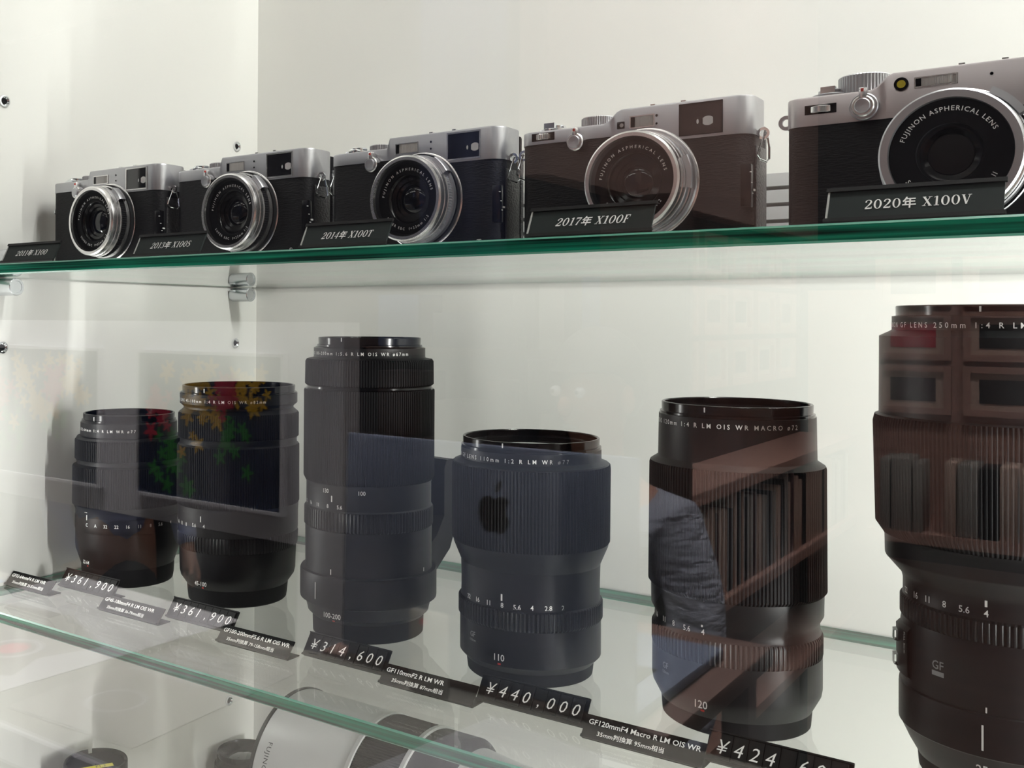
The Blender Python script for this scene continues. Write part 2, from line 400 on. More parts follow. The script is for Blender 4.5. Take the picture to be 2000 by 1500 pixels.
def strap_ring(parent, x, y, z, sgn, mat):
    B().lathe([(.0031, -.0006), (.0031, .0006), (.0018, .0006), (.0018, -.0006), (.0031, -.0006)], 20, axis='y', c=(x+sgn*.0028, y, z)).build('strap_lug', mat, parent)
    pts = [(0, 0, .001), (-.0035, -.0008, -.0075), (-.004, -.001, -.0105), (-.0015, -.001, -.0125), (.003, 0, -.0135), (.0048, .0004, -.0118), (.0035, .0006, -.006), (.0012, .0003, .001)]
    B().tube([(x+sgn*.0034+p[1]*2, y+p[0], z+p[2]-.0005) for p in pts], .00055, 8, close=True).build('strap_ring', mat, parent)

def make_camera(kind, label, x, yfront, rotz=0.):
    """kind: '', S, T, F, V. origin on the shelf under the lens axis, body front at local y=0, lens towards -y"""
    V_, F_ = kind == 'V', kind == 'F'
    t = thing('compact_camera', label, 'camera', (x, yfront, Z1), rotz, 'silver and black compact cameras on the upper shelf')
    silver = MAT['silver_warm'] if V_ else MAT['silver']
    x0, x1, dep, r = -.0730, .0535, .030, .0085
    if V_: x0, x1, r = -.0720, .056, .0075
    if F_: x0, x1 = -.0745, .0545
    s0, s1 = {'F': (-.023, -.013), 'V': (-.034, -.025)}.get(kind, (-.0262, -.0240))
    lo, hi = {'F': (.0680, .0748), 'V': (.0682, .0748)}.get(kind, (.0683, .0745))
    def zt(xx):
        k = min(1, max(0, (xx-s0)/(s1-s0))); k = k*k*(3-2*k); return lo+(hi-lo)*k
    pl, pr = (.0542, .0542) if V_ else (.0605, .0552)
    def zb(xx):
        if V_: return pl
        k = min(1, max(0, (xx-.006)/.004)); return pl+(pr-pl)*k
    ex = [-.05, -.0365, s0-.001, s0, (3*s0+s1)/4, (s0+s1)/2, (s0+3*s1)/4, s1, s1+.001, .0, .005, .0065, .008, .0095, .011, .03]
    S = plan_stations(x0, x1, dep, r, ex)
    Vv, Fc = loft(S, zb, zt, .0011); link('top_plate', mesh(Vv, Fc), silver, t, smooth=30)
    S2 = [(a*.996, b+.0004, c-.0002) for a, b, c in S]
    Vv, Fc = loft(S2, lambda q: .0025, lambda q: zb(q)+.0001, .0001); link('body', mesh(Vv, Fc), MAT['leather'], t, smooth=30)
    S3 = [(a*.992, b+.0008, c-.0008) for a, b, c in S]
    Vv, Fc = loft(S3, lambda q: .0, lambda q: .0026, .0002); link('bottom_plate', mesh(Vv, Fc), MAT['silver'] if not V_ else silver, t, smooth=30)
    # back with screen and eyepiece bulge
    B().rbox(x0+.004, x1-.0015, dep-.0005, dep+.0035, .0035, .063, .0012).build('rear_cover', MAT['leather_side'], t)
    B().rbox(x1-.024, x1-.003, dep-.002, dep+.004, .0595, .0725, .0015).build('eyepiece', MAT['black_matte'], t)
    # side: connector door, focus switch
    B().rbox(x1-.0006, x1+.0006, .008, .024, .006, .050, .0004).build('side_door', MAT['leather_side'], t)
    fs = B().rbox(x1-.0075, x1-.0002, .0012, .0062, .018, .040, .0006); fs.build('focus_switch', MAT['black_gloss'], t)
    b = B()
    for k in range(3): b.box(x1-.0006, x1+.0001, .0008+.0012*k, .0018+.0014*k, .0355-.0052*k, .0359-.0052*k)
    b.box(x1+.0002, x1+.0006, .0040, .0062, .0265, .0275)
    b.build('switch_marks', MAT['ink_white'], t, smooth=None)
    # viewfinder window, sunk into the front
    if V_: wx0, wx1, wz0, wz1 = .0285, .0500, .0575, .0722
    elif F_: wx0, wx1, wz0, wz1 = .0195, .0400, .0575, .0722
    else: wx0, wx1, wz0, wz1 = .0190, .0405, .0572, .0720
    fr = B(); e = .0009
    fr.box(wx0-e, wx1+e, -.0006, .0004, wz0-e, wz0); fr.box(wx0-e, wx1+e, -.0006, .0004, wz1, wz1+e)
    fr.box(wx0-e, wx0, -.0006, .0004, wz0, wz1); fr.box(wx1, wx1+e, -.0006, .0004, wz0, wz1)
    fr.build('window_frame', MAT['bright'] if not F_ else MAT['black_gloss'], t, smooth=None)
    wn = B().box(wx0, wx1, -.0002, .0003, wz0, wz1).build('finder_window', MAT['window_dark'], t, smooth=None)
    # white patches stand in for light through the eyepiece and frame-line window
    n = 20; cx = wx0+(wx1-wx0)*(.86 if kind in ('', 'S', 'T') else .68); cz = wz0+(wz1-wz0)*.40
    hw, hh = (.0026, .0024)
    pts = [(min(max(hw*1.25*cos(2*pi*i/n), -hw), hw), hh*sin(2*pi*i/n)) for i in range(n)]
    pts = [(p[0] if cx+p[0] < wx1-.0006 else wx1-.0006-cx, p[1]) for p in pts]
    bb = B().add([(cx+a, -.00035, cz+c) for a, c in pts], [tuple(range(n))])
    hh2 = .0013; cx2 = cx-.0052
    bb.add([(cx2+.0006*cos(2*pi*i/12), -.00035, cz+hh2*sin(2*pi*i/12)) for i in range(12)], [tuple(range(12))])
    if kind != 'V': bb.build('finder_glow', MAT['windowglow'], t, smooth=None)
    # flash window with its tube
    if V_: fx0, fx1, fz0, fz1 = -.0157, .0003, .0670, .0706
    elif F_: fx0, fx1, fz0, fz1 = -.0075, .0050, .0640, .0695
    else: fx0, fx1, fz0, fz1 = -.0190, -.0030, .0640, .0695
    fb = B(); e = .0006
    fb.box(fx0-e, fx1+e, -.0004, .0004, fz0-e, fz0); fb.box(fx0-e, fx1+e, -.0004, .0004, fz1, fz1+e); fb.box(fx0-e, fx0, -.0004, .0004, fz0, fz1); fb.box(fx1, fx1+e, -.0004, .0004, fz0, fz1)
    fo = fb.build('flash_frame', MAT['bright'], t, smooth=None)
    B().box(fx0, fx1, -.0001, .0003, fz0, fz1).box(fx0, fx0+.0022, -.0003, .0003, fz0, fz1, 1).build('flash_tube', [MAT['flash'], MAT['black_gloss']], fo, smooth=None)
    # small openings
    B().disc(.0007, .0002, 16, axis='y', c=(.0066 if not V_ else .0135, 0, .0690 if not V_ else .0690)).disc(.0006, .0002, 16, axis='y', c=(.0066 if not V_ else .0135, 0, .0648 if not V_ else .0690)).build('microphone_hole', MAT['black_gloss'], t)
    if V_:
        b = B().lathe([(.0030, .0), (.0030, .0006), (.0022, .0006), (.0021, .0001), (.0001, .0001)], 24, axis='y', c=(-.0215, 0, .0690)); b.build('focus_lamp', MAT['black_gloss'], t)
        B().disc(.0018, .0004, 20, axis='y', c=(-.0215, 0, .0690)).build('lamp_lens', MAT['yellow_lamp'], t)
    if F_:
        b = B().rbox(-.0152, -.0110, -.0004, .0004, .0640, .0678, .0002); b.build('focus_lamp', MAT['black_gloss'], t)
        B().disc(.0011, .0005, 16, axis='y', c=(-.0125, 0, .0658)).build('lamp_lens', MAT['flash'], t)
    # finder selector lever on the front
    lx, lz = (-.0355, .0585)
    if V_: lx, lz = -.0366, .0603
    if F_: lx, lz = -.0378, .0590
    if V_:
        B().lathe([(.0062, .0), (.0062, .0025), (.0058, .003), (.0001, .003)], 40, axis='y', c=(lx, 0, lz)).build('selector_base', MAT['silver'], t)
    lv = B().rbox(lx-.0017, lx+.0017, -.0052, -.0005, lz+.001, lz+(.0078 if not V_ else .0086), .0007)
    lv.lathe([(.0049, .0005), (.0049, .0042), (.0044, .0048), (.0001, .0048)], 40, axis='y', c=(lx, 0, lz))
    lo_ = lv.build('selector_lever', MAT['bright'], t)
    B().lathe([(.0034, .0048), (.0034, .0056), (.0031, .0059), (.0001, .0057)], 32, axis='y', c=(lx, 0, lz)).build('lever_button', MAT['silver'], lo_)
    dz = .0058 if not V_ else .0066
    B().box(lx-.0006, lx+.0006, -.0056, -.0050, lz+dz, lz+dz+.0013).build('lever_mark', MAT['ink_red'], lo_, smooth=None)
    # front dial
    if V_ or F_:
        dx = -.0590 if F_ else -.0557; dzz = .0645 if F_ else .0618
        B().box(dx-.0070, dx+.0070, -.0002, .0003, dzz-.0022, dzz+.0022).build('dial_slot', MAT['black_gloss'], t, smooth=None)
        q = B().lathe([(.0060, -.0016), (.0064, -.0013), (.0064, .0013), (.0060, .0016)], ribs=34 if F_ else 0, n=60, depth=.00035, c=(dx, .0045, dzz), cap=True)
        q.build('front_dial', MAT['bright'], t)
    # top controls
    sx = -.0585 if not V_ else -.0540
    q = B().lathe([(.0092, lo-.0001), (.0092, lo+.0018), (.0086, lo+.0022), (.0060, lo+.0022)], 48, c=(sx, .0145, 0))
    q.lathe([(.0060, lo+.0020), (.0060, lo+.0042), (.0052, lo+.0048), (.0001, lo+.0045)], 40, c=(sx, .0145, 0))
    q.build('shutter_dial', MAT['chrome'] if not V_ else MAT['silver'], t)
    if V_ or F_: B().box(sx-.0032, sx+.0032, .0062, .0090, lo+.0018, lo+.0052).build('power_lever', MAT['chrome'], t, smooth=None)
    else: B().rbox(sx-.0010, sx+.0045, .0056, .0100, lo+.0008, lo+.0032, .0006).build('power_lever', MAT['chrome'], t)
    ddx, dr, dh = (-.0415, .0085, .0052) if kind in ('', 'S', 'T') else ((-.0330, .0098, .0066) if F_ else (-.0400, .0115, .0098))
    B().lathe([(dr, lo-.0001), (dr, lo+dh-.0006), (dr-.0007, lo+dh), (.0001, lo+dh)], ribs=48, depth=.00025, c=(ddx, .0170, 0)).build('speed_dial', MAT['silver'], t)
    B().lathe([(.0060, lo-.0001), (.0060, lo+.0028), (.0001, lo+.0030)], ribs=30, depth=.0003, c=(x0+.0075, .0205, 0)).build('compensation_dial', MAT['silver'], t)
    # hot shoe rails
    B().box(.000, .019, .008, .024, hi-.0003, hi+.0006).box(.000, .0025, .008, .024, hi+.0006, hi+.0022).box(.0165, .019, .008, .024, hi+.0006, hi+.0022).build('hot_shoe', MAT['bright'], t, smooth=None)
    # lugs and rings
    strap_ring(t, x1, .012, .0560, 1, MAT['chrome'])
    if V_:
        B().lathe([(.0036, -.0007), (.0036, .0007), (.0019, .0007), (.0019, -.0007), (.0036, -.0007)], 24, axis='y', c=(x0-.0022, .012, .0590)).build('strap_lug', MAT['silver'], t)
    else: strap_ring(t, x0, .012, .0570, -1, MAT['chrome'])
    # lens
    zc = .0335
    def ring(name, prof, mat, ribs=0, depth=.0003, n=96, parent=t):
        return B().lathe(prof, n, ribs=ribs, depth=depth, axis='y', c=(0, 0, zc)).build(name, mat, parent)
    if V_:
        R0 = .0276
        ring('lens_front_ring', [(R0-.0042, .0172), (R0-.0038, .0190), (R0-.0008, .0190), (R0, .0182), (R0, .0152), (R0-.0008, .0150)], MAT['silver'])
        ring('lens_mid_ring', [(R0-.0008, .0150), (R0+.0004, .0146), (R0+.0004, .0100), (R0-.0006, .0098), (R0-.0006, .0090)], MAT['bright'])
        ring('aperture_ring', [(R0+.0006, .0090), (R0+.0012, .0086), (R0+.0012, .0030), (R0+.0004, .0028)], MAT['silver'])
        ring('lens_base', [(R0+.0022, .0028), (R0+.0026, .0024), (R0+.0026, .0004), (R0+.0022, .0)], MAT['silver'])
        ring('name_ring', [(R0-.0042, .0176), (.0130, .0174), (.0128, .0160), (.0118, .0158)], MAT['black_matte'])
        ring('inner_cone', [(.0120, .0158), (.0112, .0156), (.0108, .0140), (.0090, .0132)], MAT['black_gloss'])
        ring('lens_glass', [(.0092, .0128), (.0086, .0134), (.0060, .0137), (.0030, .0138), (.0001, .0138)], MAT['lens_grey'])
        tr, tcap, ty = .0182, .0021, -.0180
        arc_text('lettering', 'FUJINON ASPHERICAL LENS', tcap, tr, 94, 134, MAT['ink_white'], t, ty, (0, zc))
        arc_text('lettering', 'SUPER EBC  f=23mm 1:2  II', tcap, tr+.0021, 272, 116, MAT['ink_white'], t, ty, (0, zc), True)
        q = B().lathe([(R0+.0012, .0040), (R0+.0042, .0044), (R0+.0042, .0100), (R0+.0012, .0104)], 14, axis='y', c=(0, 0, zc), a0=rad(28), a1=rad(58))
        q.build('aperture_tab', MAT['silver'], t)
    else:
        R0 = .0258
        ring('lens_front_ring', [(R0-.0034, .0166), (R0-.0030, .0190), (R0-.0012, .0190), (R0-.0002, .0182), (R0, .0172), (R0, .0148), (R0-.0009, .0146)], MAT['bright'])
        ring('lens_mid_ring', [(R0-.0009, .0146), (R0+.0003, .0142), (R0+.0004, .0118), (R0-.0005, .0116), (R0-.0005, .0108), (R0+.0006, .0106)], MAT['bright'])
        if F_:
            ring('aperture_ring', [(R0+.0006, .0106), (R0+.0009, .0100), (R0+.0009, .0070), (R0+.0002, .0068)], MAT['silver'])
        else:
            ring('knurled_ring', [(R0+.0004, .0106), (R0+.0006, .0100), (R0+.0006, .0070), (R0+.0002, .0068)], MAT['black_matte'] if kind in ('', 'S') else MAT['silver'], ribs=100, depth=.00035)
        ring('focus_ring', [(R0+.0002, .0068), (R0+.0014, .0066), (R0+.0016, .0040), (R0+.0006, .0038)], MAT['bright'] if kind != 'T' else MAT['silver'])
        ring('lens_base', [(R0+.0006, .0038), (R0+.0024, .0036), (R0+.0026, .0012), (R0+.0020, .0010)], MAT['black'] if not F_ else MAT['silver'])
        ring('base_ring', [(R0+.0034, .0), (R0+.0036, .0006), (R0+.0030, .0010), (R0+.0018, .0010)], MAT['bright'])
        ring('name_ring', [(R0-.0034, .0170), (.0212, .0150), (.0152, .0148), (.0146, .0138)], MAT['black_matte'])
        ring('inner_cone', [(.0148, .0140), (.0135, .0128), (.0132, .0118), (.0112, .0112), (.0108, .0098), (.0088, .0092)], MAT['black_gloss'])
        ring('lens_glass', [(.0090, .0088), (.0082, .0096), (.0060, .0104), (.0030, .0109), (.0001, .0110)], MAT['lensglass'])
        tr, tcap, ty = .0170, .00165, -.01525
        arc_text('lettering', 'FUJINON ASPHERICAL LENS', tcap, tr, 94, 160, MAT['ink_white'], t, ty, (0, zc))
        arc_text('lettering', 'SUPER EBC  f=23mm 1:2', tcap, tr+.0018, 270, 108, MAT['ink_white'], t, ty, (0, zc), True)
        # focus tab on the upper right flank
        q = B().lathe([(R0+.0010, .0050), (R0+.0034, .0054), (R0+.0036, .0068), (R0+.0036, .0104), (R0+.0032, .0112), (R0+.0006, .0114)], 14, axis='y', c=(0, 0, zc), a0=rad(34 if not F_ else 66), a1=rad(58 if not F_ else 100))
        q.build('focus_tab', MAT['silver'], t)
    if kind in ('S', 'T'):
        flat_text('lettering', serif_text(kind, .0042), (.0405, -.0001, .0045), (1, 0, 0), (0, 0, 1), MAT['ink_white'], t, 'c')
    return t

make_camera('', 'silver and black compact camera leftmost on the upper glass shelf', -.6244, .514)
make_camera('S', 'silver compact camera with a small letter S beside its lens', -.4925, .524)
make_camera('T', 'silver compact camera with a small letter T at its lower right front', -.3520, .529)
make_camera('F', 'silver compact camera with a ribbed front dial, second from the right', -.2120, .530)
make_camera('V', 'largest looking compact camera, warm silver, cut by the right edge of the picture', -.0682, .525)

# ------------------------------------------------------------------ year plates on the upper shelf
def year_plate(x, wd, words, shear, label, cap=.0042):
    t = thing('name_plate', label, 'name plate', (x, .450, Z1), 0, 'year plates on the upper shelf')
    h, dy = .0140, .0070; L = math.hypot(h, dy); up = Vector((0, dy, h)).normalized(); n = Vector((0, -h, dy)).normalized()
    def slab(name, x0, x1, a, b, th, mat, off=0.):
        V = []
        for s in (off, off+th):
            for q in (a, b):
                for xx in (x0, x1):
                    V.append(Vector((xx, 0, .0012))+up*q+n*s)
        return link(name, mesh(V, [(0, 1, 3, 2), (4, 6, 7, 5), (0, 4, 5, 1), (2, 3, 7, 6), (0, 2, 6, 4), (1, 5, 7, 3)]), mat, t)
    slab('panel', 0, wd, 0, L-.0012, .0010, MAT['tag_slate'])
    slab('top_rail', -.0008, wd+.0008, L-.0022, L-.0004, .0012, MAT['tag_rail'], .0006)
    slab('bottom_rail', -.0008, wd+.0008, -.0006, .0010, .0012, MAT['tag_rail'], .0006)
    slab('side_strip', -.0002, .0006, .001, L-.0022, .0004, MAT['tag_light'], .0010)
    B().rbox(-.0008, wd+.0008, .0005, .013, .0, .0012, .0003).build('foot', MAT['tag_rail'], t)
    V, Fc = serif_text(words, cap, shear, .06); a, b = bounds(V); k = wd*.60/(b-a); V = [(p*k, q) for p, q in V]
    O = Vector((wd*.53, 0, .0012))+up*(L*.30)+n*.0011
    flat_text('lettering', (V, Fc), O, (1, 0, 0), up, MAT['ink_white'], t, 'c', .0001)
year_plate(-.6670, .0605, '2011年 X100', .28, 'slate plate reading 2011, leftmost of the year plates')
year_plate(-.5224, .0605, '2013年 X100S', .28, 'slate plate standing between the two leftmost cameras')
year_plate(-.3809, .0590, '2014年 X100T', .28, 'slate plate in front of the camera with the letter T')
year_plate(-.2383, .0615, '2017年 X100F', .25, 'slate plate in front of the second camera from the right')
year_plate(-.1041, .0610, '2020年 X100V', .0, 'slate plate with upright lettering, rightmost of the year plates')

# ------------------------------------------------------------------ lens name and price plates on the lower shelf
def low_plate(x, y, wd, h, dy, label, group):
    t = thing('lens_plate' if h < .01 else 'price_plate', label, 'lens plate' if h < .01 else 'price plate', (x, y, Z2), 0, group)
    L = math.hypot(h, dy); up = Vector((0, dy, h)).normalized(); n = Vector((0, -h, dy)).normalized()
    def slab(name, x0, x1, a, b, th, mat, off=0., par=t):
        V = [Vector((xx, 0, .0009))+up*q+n*s for s in (off, off+th) for q in (a, b) for xx in (x0, x1)]
        return link(name, mesh(V, [(0, 1, 3, 2), (4, 6, 7, 5), (0, 4, 5, 1), (2, 3, 7, 6), (0, 2, 6, 4), (1, 5, 7, 3)]), mat, par)
    slab('panel', 0, wd, 0, L, .0009, MAT['tag_black'])
    b = B().rbox(0, wd, .0004, .012, .0, .0009, .0003); b.build('foot', MAT['tag_black'], t)
    slab('bottom_rail', 0, wd, -.0004, .0009, .0010, MAT['tag_rail'], .0008)
    return t, L, up, n, slab
def lens_plate(x, wd, l1, l2, label, cap=.0027, y=.486, sp=.36):
    t, L, up, n, slab = low_plate(x, y, wd, .0088, .0078, label, 'lens name plates along the lower shelf')
    V, Fc = text2d(l1, cap, bold=.012); a, b = bounds(V); k = min(1.1, wd*.93/(b-a)); V = [((p-a)*k, q) for p, q in V]
    flat_text('lettering', (V, Fc), Vector((wd*.035, 0, .0009))+up*(L*.60)+n*.0009, (1, 0, 0), up, MAT['ink_white'], t)
    V, Fc = text2d(l2, cap*.82, bold=.008); a, b = bounds(V); k = min(1.1, wd*.74/(b-a)); V = [((p-a)*k, q) for p, q in V]
    flat_text('lettering', (V, Fc), Vector((wd*.13, 0, .0009))+up*(L*.17)+n*.0009, (1, 0, 0), up, MAT['ink_white'], t)
def price_plate(x, y, wd, price, label):
    t, L, up, n, slab = low_plate(x, y, wd, .0118, .0082, label, 'price plates along the lower shelf')
    slab('top_rail', 0, wd, L-.0006, L+.0002, .0016, MAT['tag_rail'], 0)
    N = len(price); c0 = wd*.07; cw = (wd*.90)/N
    for i, ch in enumerate(price):
        o = slab('digit_tile', c0+i*cw+.0002, c0+(i+1)*cw-.0002, .0014, L-.0010, .0007, MAT['tag_rail'], .0009)
        V, Fc = text2d(ch, .0066 if ch != ',' else .0066, bold=-.004, shear=.22); a, b = bounds(V)
        flat_text('figure', (V, Fc), Vector((c0+(i+.45)*cw, 0, .0009))+up*(L*.5-.0033+.0002)+n*.0016, (1, 0, 0), up, MAT['ink_white'], o, 'c', .0001)
lens_plate(-.7125, .0540, 'GF32-64mmF4 R LM WR', '35mm判換算 25-51mm相当', 'black lens plate cut by the left edge, leftmost on the lower shelf')
lens_plate(-.6000, .0625, 'GF45-100mmF4 R LM OIS WR', '35mm判換算 36-79mm相当', 'black lens plate between the two leftmost price plates')
lens_plate(-.4810, .0605, 'GF100-200mmF5.6 R LM OIS WR', '35mm判換算 79-158mm相当', 'black lens plate just left of the tall lens with the tripod collar')
lens_plate(-.3530, .0620, 'GF110mmF2 R LM WR', '35mm判換算 87mm相当', 'black lens plate at the foot of the short wide lens, left of it', y=.489)
lens_plate(-.2275, .0610, 'GF120mmF4 Macro R LM OIS WR', '35mm判換算 95mm相当', 'black lens plate lettered Macro on the lower shelf', y=.489)
price_plate(-.6770, .510, .0640, '¥361,900', 'price plate in front of the far left lens, leftmost price')
price_plate(-.5480, .504, .0630, '¥361,900', 'price plate in front of the second lens from the left')
price_plate(-.4200, .5005, .0625, '¥314,600', 'price plate in front of the tall lens with the tripod collar')
price_plate(-.2950, .5005, .0640, '¥440,000', 'price plate in front of the short wide lens')
price_plate(-.1690, .5000, .0640, '¥424,600', 'price plate cut by the bottom edge, rightmost of the prices')

# ------------------------------------------------------------------ medium-format lenses on the lower shelf
def mm(p): return [(a/1000, b/1000) for a, b in p]
def big_lens(label, x, y, segs, H, rim, texts, marks):
    """segs: (name, material, ribs, [(r, z) mm]) from the foot up; rim radius mm; H top mm"""
    t = thing('camera_lens', label, 'lens', (x, y, Z2), 0, 'black lenses standing on the lower shelf')
    for name, mat, ribs, pr in segs:
        B().lathe(mm(pr), 112, ribs=ribs, depth=.00055).build(name, MAT[mat], t)
    # bottom face, filter rim and front glass
    r0 = segs[0][3][0][0]
    B().disc(r0/1000, .0001).build('rear_cap_face', MAT['black_matte'], t)
    top = segs[-1][3][-1]
    B().lathe(mm([(top[0], top[1]), (rim+.9, H-6.0), (rim+.9, H-5.0), (rim-.1, H-4.6), (rim, H-.4), (rim-.4, H), (rim-1.2, H), (rim-1.6, H-.5), (rim-1.7, H-4), (rim-3.2, H-4.6)]), 112).build('filter_rim', MAT['black_gloss'], t)
    B().lathe(mm([(rim-3.2, H-4.6), (rim-3.6, H-9), (rim-5.5, H-10)]), 96).build('inner_ring', MAT['black_matte'], t)
    B().lathe(mm([(rim-5.5, H-10.2), (rim-9, H-7.6), (rim-16, H-5.6), (rim-26, H-4.4), (.1, H-4.1)]), 96).build('front_element', MAT['frontglass'], t)
    for q in texts:
        s, cap, r, phi, z = q[:5]; al = q[5] if len(q) > 5 else 'c'; fit = q[6] if len(q) > 6 else None; mt = q[7] if len(q) > 7 else 'ink_white'
        cap *= 1.22 if not fit else 1.08
        V = text2d(s, cap/1000, fit=fit/1000 if fit else None, sx=.92, bold=.008)
        cyl_text('lettering', V, r/1000, phi, (z-cap/2)/1000, MAT[mt], t, al)
    b = B(); red = B(); hr = False
    for phi, z0, z1, r, wmm, col in marks:
        q = b if col == 'w' else red; hr = hr or col == 'r'
        a = rad(phi); da = wmm/r/2
        q.lathe([((r+.15)/1000, z0/1000), ((r+.15)/1000, z1/1000)], 3, a0=a-da, a1=a+da)
    if b.v: b.build('index_mark', MAT['ink_white'], t)
    if hr: red.build('red_mark', MAT['ink_red'], t)
    return t

# 32-64
big_lens('lowest black zoom lens at the far left, partly behind its neighbour', -.658, .563, [
    ('rear_cap', 'rubber', 0, [(35.2, 0), (35.8, .6), (36.6, 5), (37.0, 14)]),
    ('mount_barrel', 'black', 0, [(37.0, 14), (37.4, 15.5), (41.4, 27), (41.8, 31), (41.8, 42)]),
    ('aperture_ring', 'black', 0, [(41.8, 42), (42.2, 44), (42.2, 53), (41.8, 54)]),
    ('lens_barrel', 'black', 0, [(41.8, 54), (41.9, 58), (43.6, 62)]),
    ('zoom_ring', 'rubber', 150, [(43.6, 62), (44.5, 62.5), (44.5, 92), (43.8, 93)]),
    ('middle_barrel', 'black', 0, [(43.6, 93), (41.2, 94.5), (41.2, 96), (42.0, 98)]),
    ('focus_ring', 'rubber', 140, [(42.0, 98), (42.8, 98.5), (42.8, 113), (42.0, 114)]),
    ('name_barrel', 'black', 0, [(42.0, 114), (41.0, 115.8), (38.6, 116.4), (38.4, 127)])],
    134, 36.6, [
    ('FUJINON GF LENS 32-64mm 1:4 R LM WR ø77', 2.1, 38.4, 57, 122, 'r', 96),
    ('32', 2.2, 42, -1.2, 59.5), ('C', 2.2, 42.2, .7, 48.9), ('A', 2.2, 42.2, 13, 49), ('32', 2.2, 42.2, 25, 49), ('22', 2.2, 42.2, 37, 49), ('16', 2.2, 42.2, 49, 49), ('11', 2.2, 42.2, 61, 49), ('8', 2.2, 42.2, 73, 49), ('5.6', 2.2, 42.2, 85, 49), ('4', 2.2, 42.2, 100, 49),
    ('32-64', 2.4, 39.3, -5.9, 18.8)],
    [(.6, 52.5, 56.5, 42.2, .7, 'w'), (1.9, 129.4, 132.4, 36.6, .7, 'w'), (-5.9, 15.0, 16.0, 37.6, 1.6, 'r')])
# 45-100
big_lens('black zoom lens lettered 45-100mm, second from the left', -.551, .5789, [
    ('rear_cap', 'rubber', 0, [(36.2, 0), (37.0, .8), (37.6, 5), (38.2, 12)]),
    ('mount_barrel', 'black', 0, [(38.2, 12), (42.8, 18.5), (43.6, 22), (44.2, 40)]),
    ('aperture_ring', 'black', 110, [(44.2, 40), (45.3, 41.5), (45.6, 50), (45.2, 51.5)]),
    ('lens_barrel', 'black', 0, [(45.2, 51.5), (45.5, 53), (45.5, 66), (45.9, 72)]),
    ('zoom_ring', 'rubber', 160, [(45.9, 72), (46.4, 73), (46.2, 115), (45.6, 116)]),
    ('middle_barrel', 'black', 0, [(45.6, 116), (44.3, 117.2), (44.2, 120), (45.0, 121.5)]),
    ('focus_ring', 'rubber', 150, [(45.0, 121.5), (45.7, 122), (45.7, 139), (45.0, 140.2)]),
    ('name_barrel', 'black', 0, [(45.0, 140.2), (41.6, 143), (41.6, 144.5), (44.5, 147), (44.5, 154.5)])],
    160.2, 42.8, [
    ('FUJINON GF LENS 45-100mm 1:4 R LM OIS WR ø82mm', 2.1, 44.5, 69.4, 149.9, 'r', 104),
    ('45', 2.2, 45.5, 6.1, 70), ('50', 2.2, 45.5, -16.4, 69.7), ('22', 2.2, 45.5, -40, 59.5), ('16', 2.2, 45.5, -30, 59.5), ('11', 2.2, 45.5, -21, 59.5), ('8', 2.2, 45.5, -12.4, 59.5), ('5.6', 2.2, 45.5, -.8, 60), ('4', 2.2, 45.5, 10.8, 60),
    ('45-100', 2.6, 42.9, 4.6, 17.6)],
    [(7.3, 62.8, 67, 45.5, .8, 'w'), (7.6, 156, 159, 42.8, .8, 'w'), (4.6, 13.4, 14.4, 40.0, 1.8, 'r')])
# 100-200 with tripod collar
tl = big_lens('tall black zoom lens with a tripod collar, third from the left', -.4232, .5729, [
    ('rear_cap', 'rubber', 0, [(36.8, 0), (37.4, .6), (37.8, 12)]),
    ('mount_barrel', 'black', 0, [(37.8, 12), (41.0, 15), (41.4, 17), (43.0, 23)]),
    ('tripod_collar', 'black', 0, [(43.0, 23), (46.2, 24), (46.4, 25), (46.4, 42), (45.8, 43.2), (43.2, 43.6)]),
    ('lens_barrel', 'black', 0, [(43.2, 43.6), (42.9, 46), (43.1, 72)]),
    ('aperture_ring', 'black', 110, [(43.1, 72), (43.9, 73), (43.9, 84), (43.3, 85)]),
    ('number_barrel', 'black', 0, [(43.3, 85), (42.5, 86), (42.5, 101), (43.2, 102.5)]),
    ('zoom_ring', 'rubber', 170, [(43.2, 102.5), (44.5, 105), (44.5, 162.5), (44.0, 163.5)]),
    ('middle_barrel', 'black_gloss', 0, [(44.0, 163.5), (42.6, 164.2), (42.4, 165.4), (43.0, 166)]),
    ('focus_ring', 'rubber', 150, [(43.0, 166), (43.9, 166.8), (43.7, 182), (42.6, 183.6)]),
    ('name_barrel', 'black', 0, [(42.6, 183.6), (38.4, 184.4), (38.0, 185), (38.0, 191)])],
    198, 35.0, [
    ('FUJINON GF LENS 100-200mm 1:5.6 R LM OIS WR ø67mm', 2.1, 38.0, 78, 187.6, 'r', 112),
    ('130', 2.3, 42.5, -4.3, 98.5), ('100', 2.3, 42.5, 30.7, 98.4), ('32', 2.1, 42.5, -52, 88.5), ('22', 2.1, 42.5, -40.3, 88.5), ('16', 2.1, 42.5, -27.5, 88.5), ('11', 2.1, 42.5, -15.1, 88.5), ('8', 2.1, 42.5, -2.3, 88.6), ('5.6', 2.1, 42.5, 10.2, 88.6),
    ('100-200', 2.8, 42.1, 2.6, 17.8)],
    [(2.2, 91.5, 95.6, 42.5, .9, 'w'), (4.8, 195.4, 198.0, 35.0, .7, 'w'), (2.1, 44.5, 48, 43.0, .7, 'w'), (-11.5, 27.6, 38.6, 46.4, .6, 'w'), (94.4, 44.5, 47, 43.0, .7, 'w'), (2.6, 13.6, 14.8, 40.0, 2.0, 'r')])
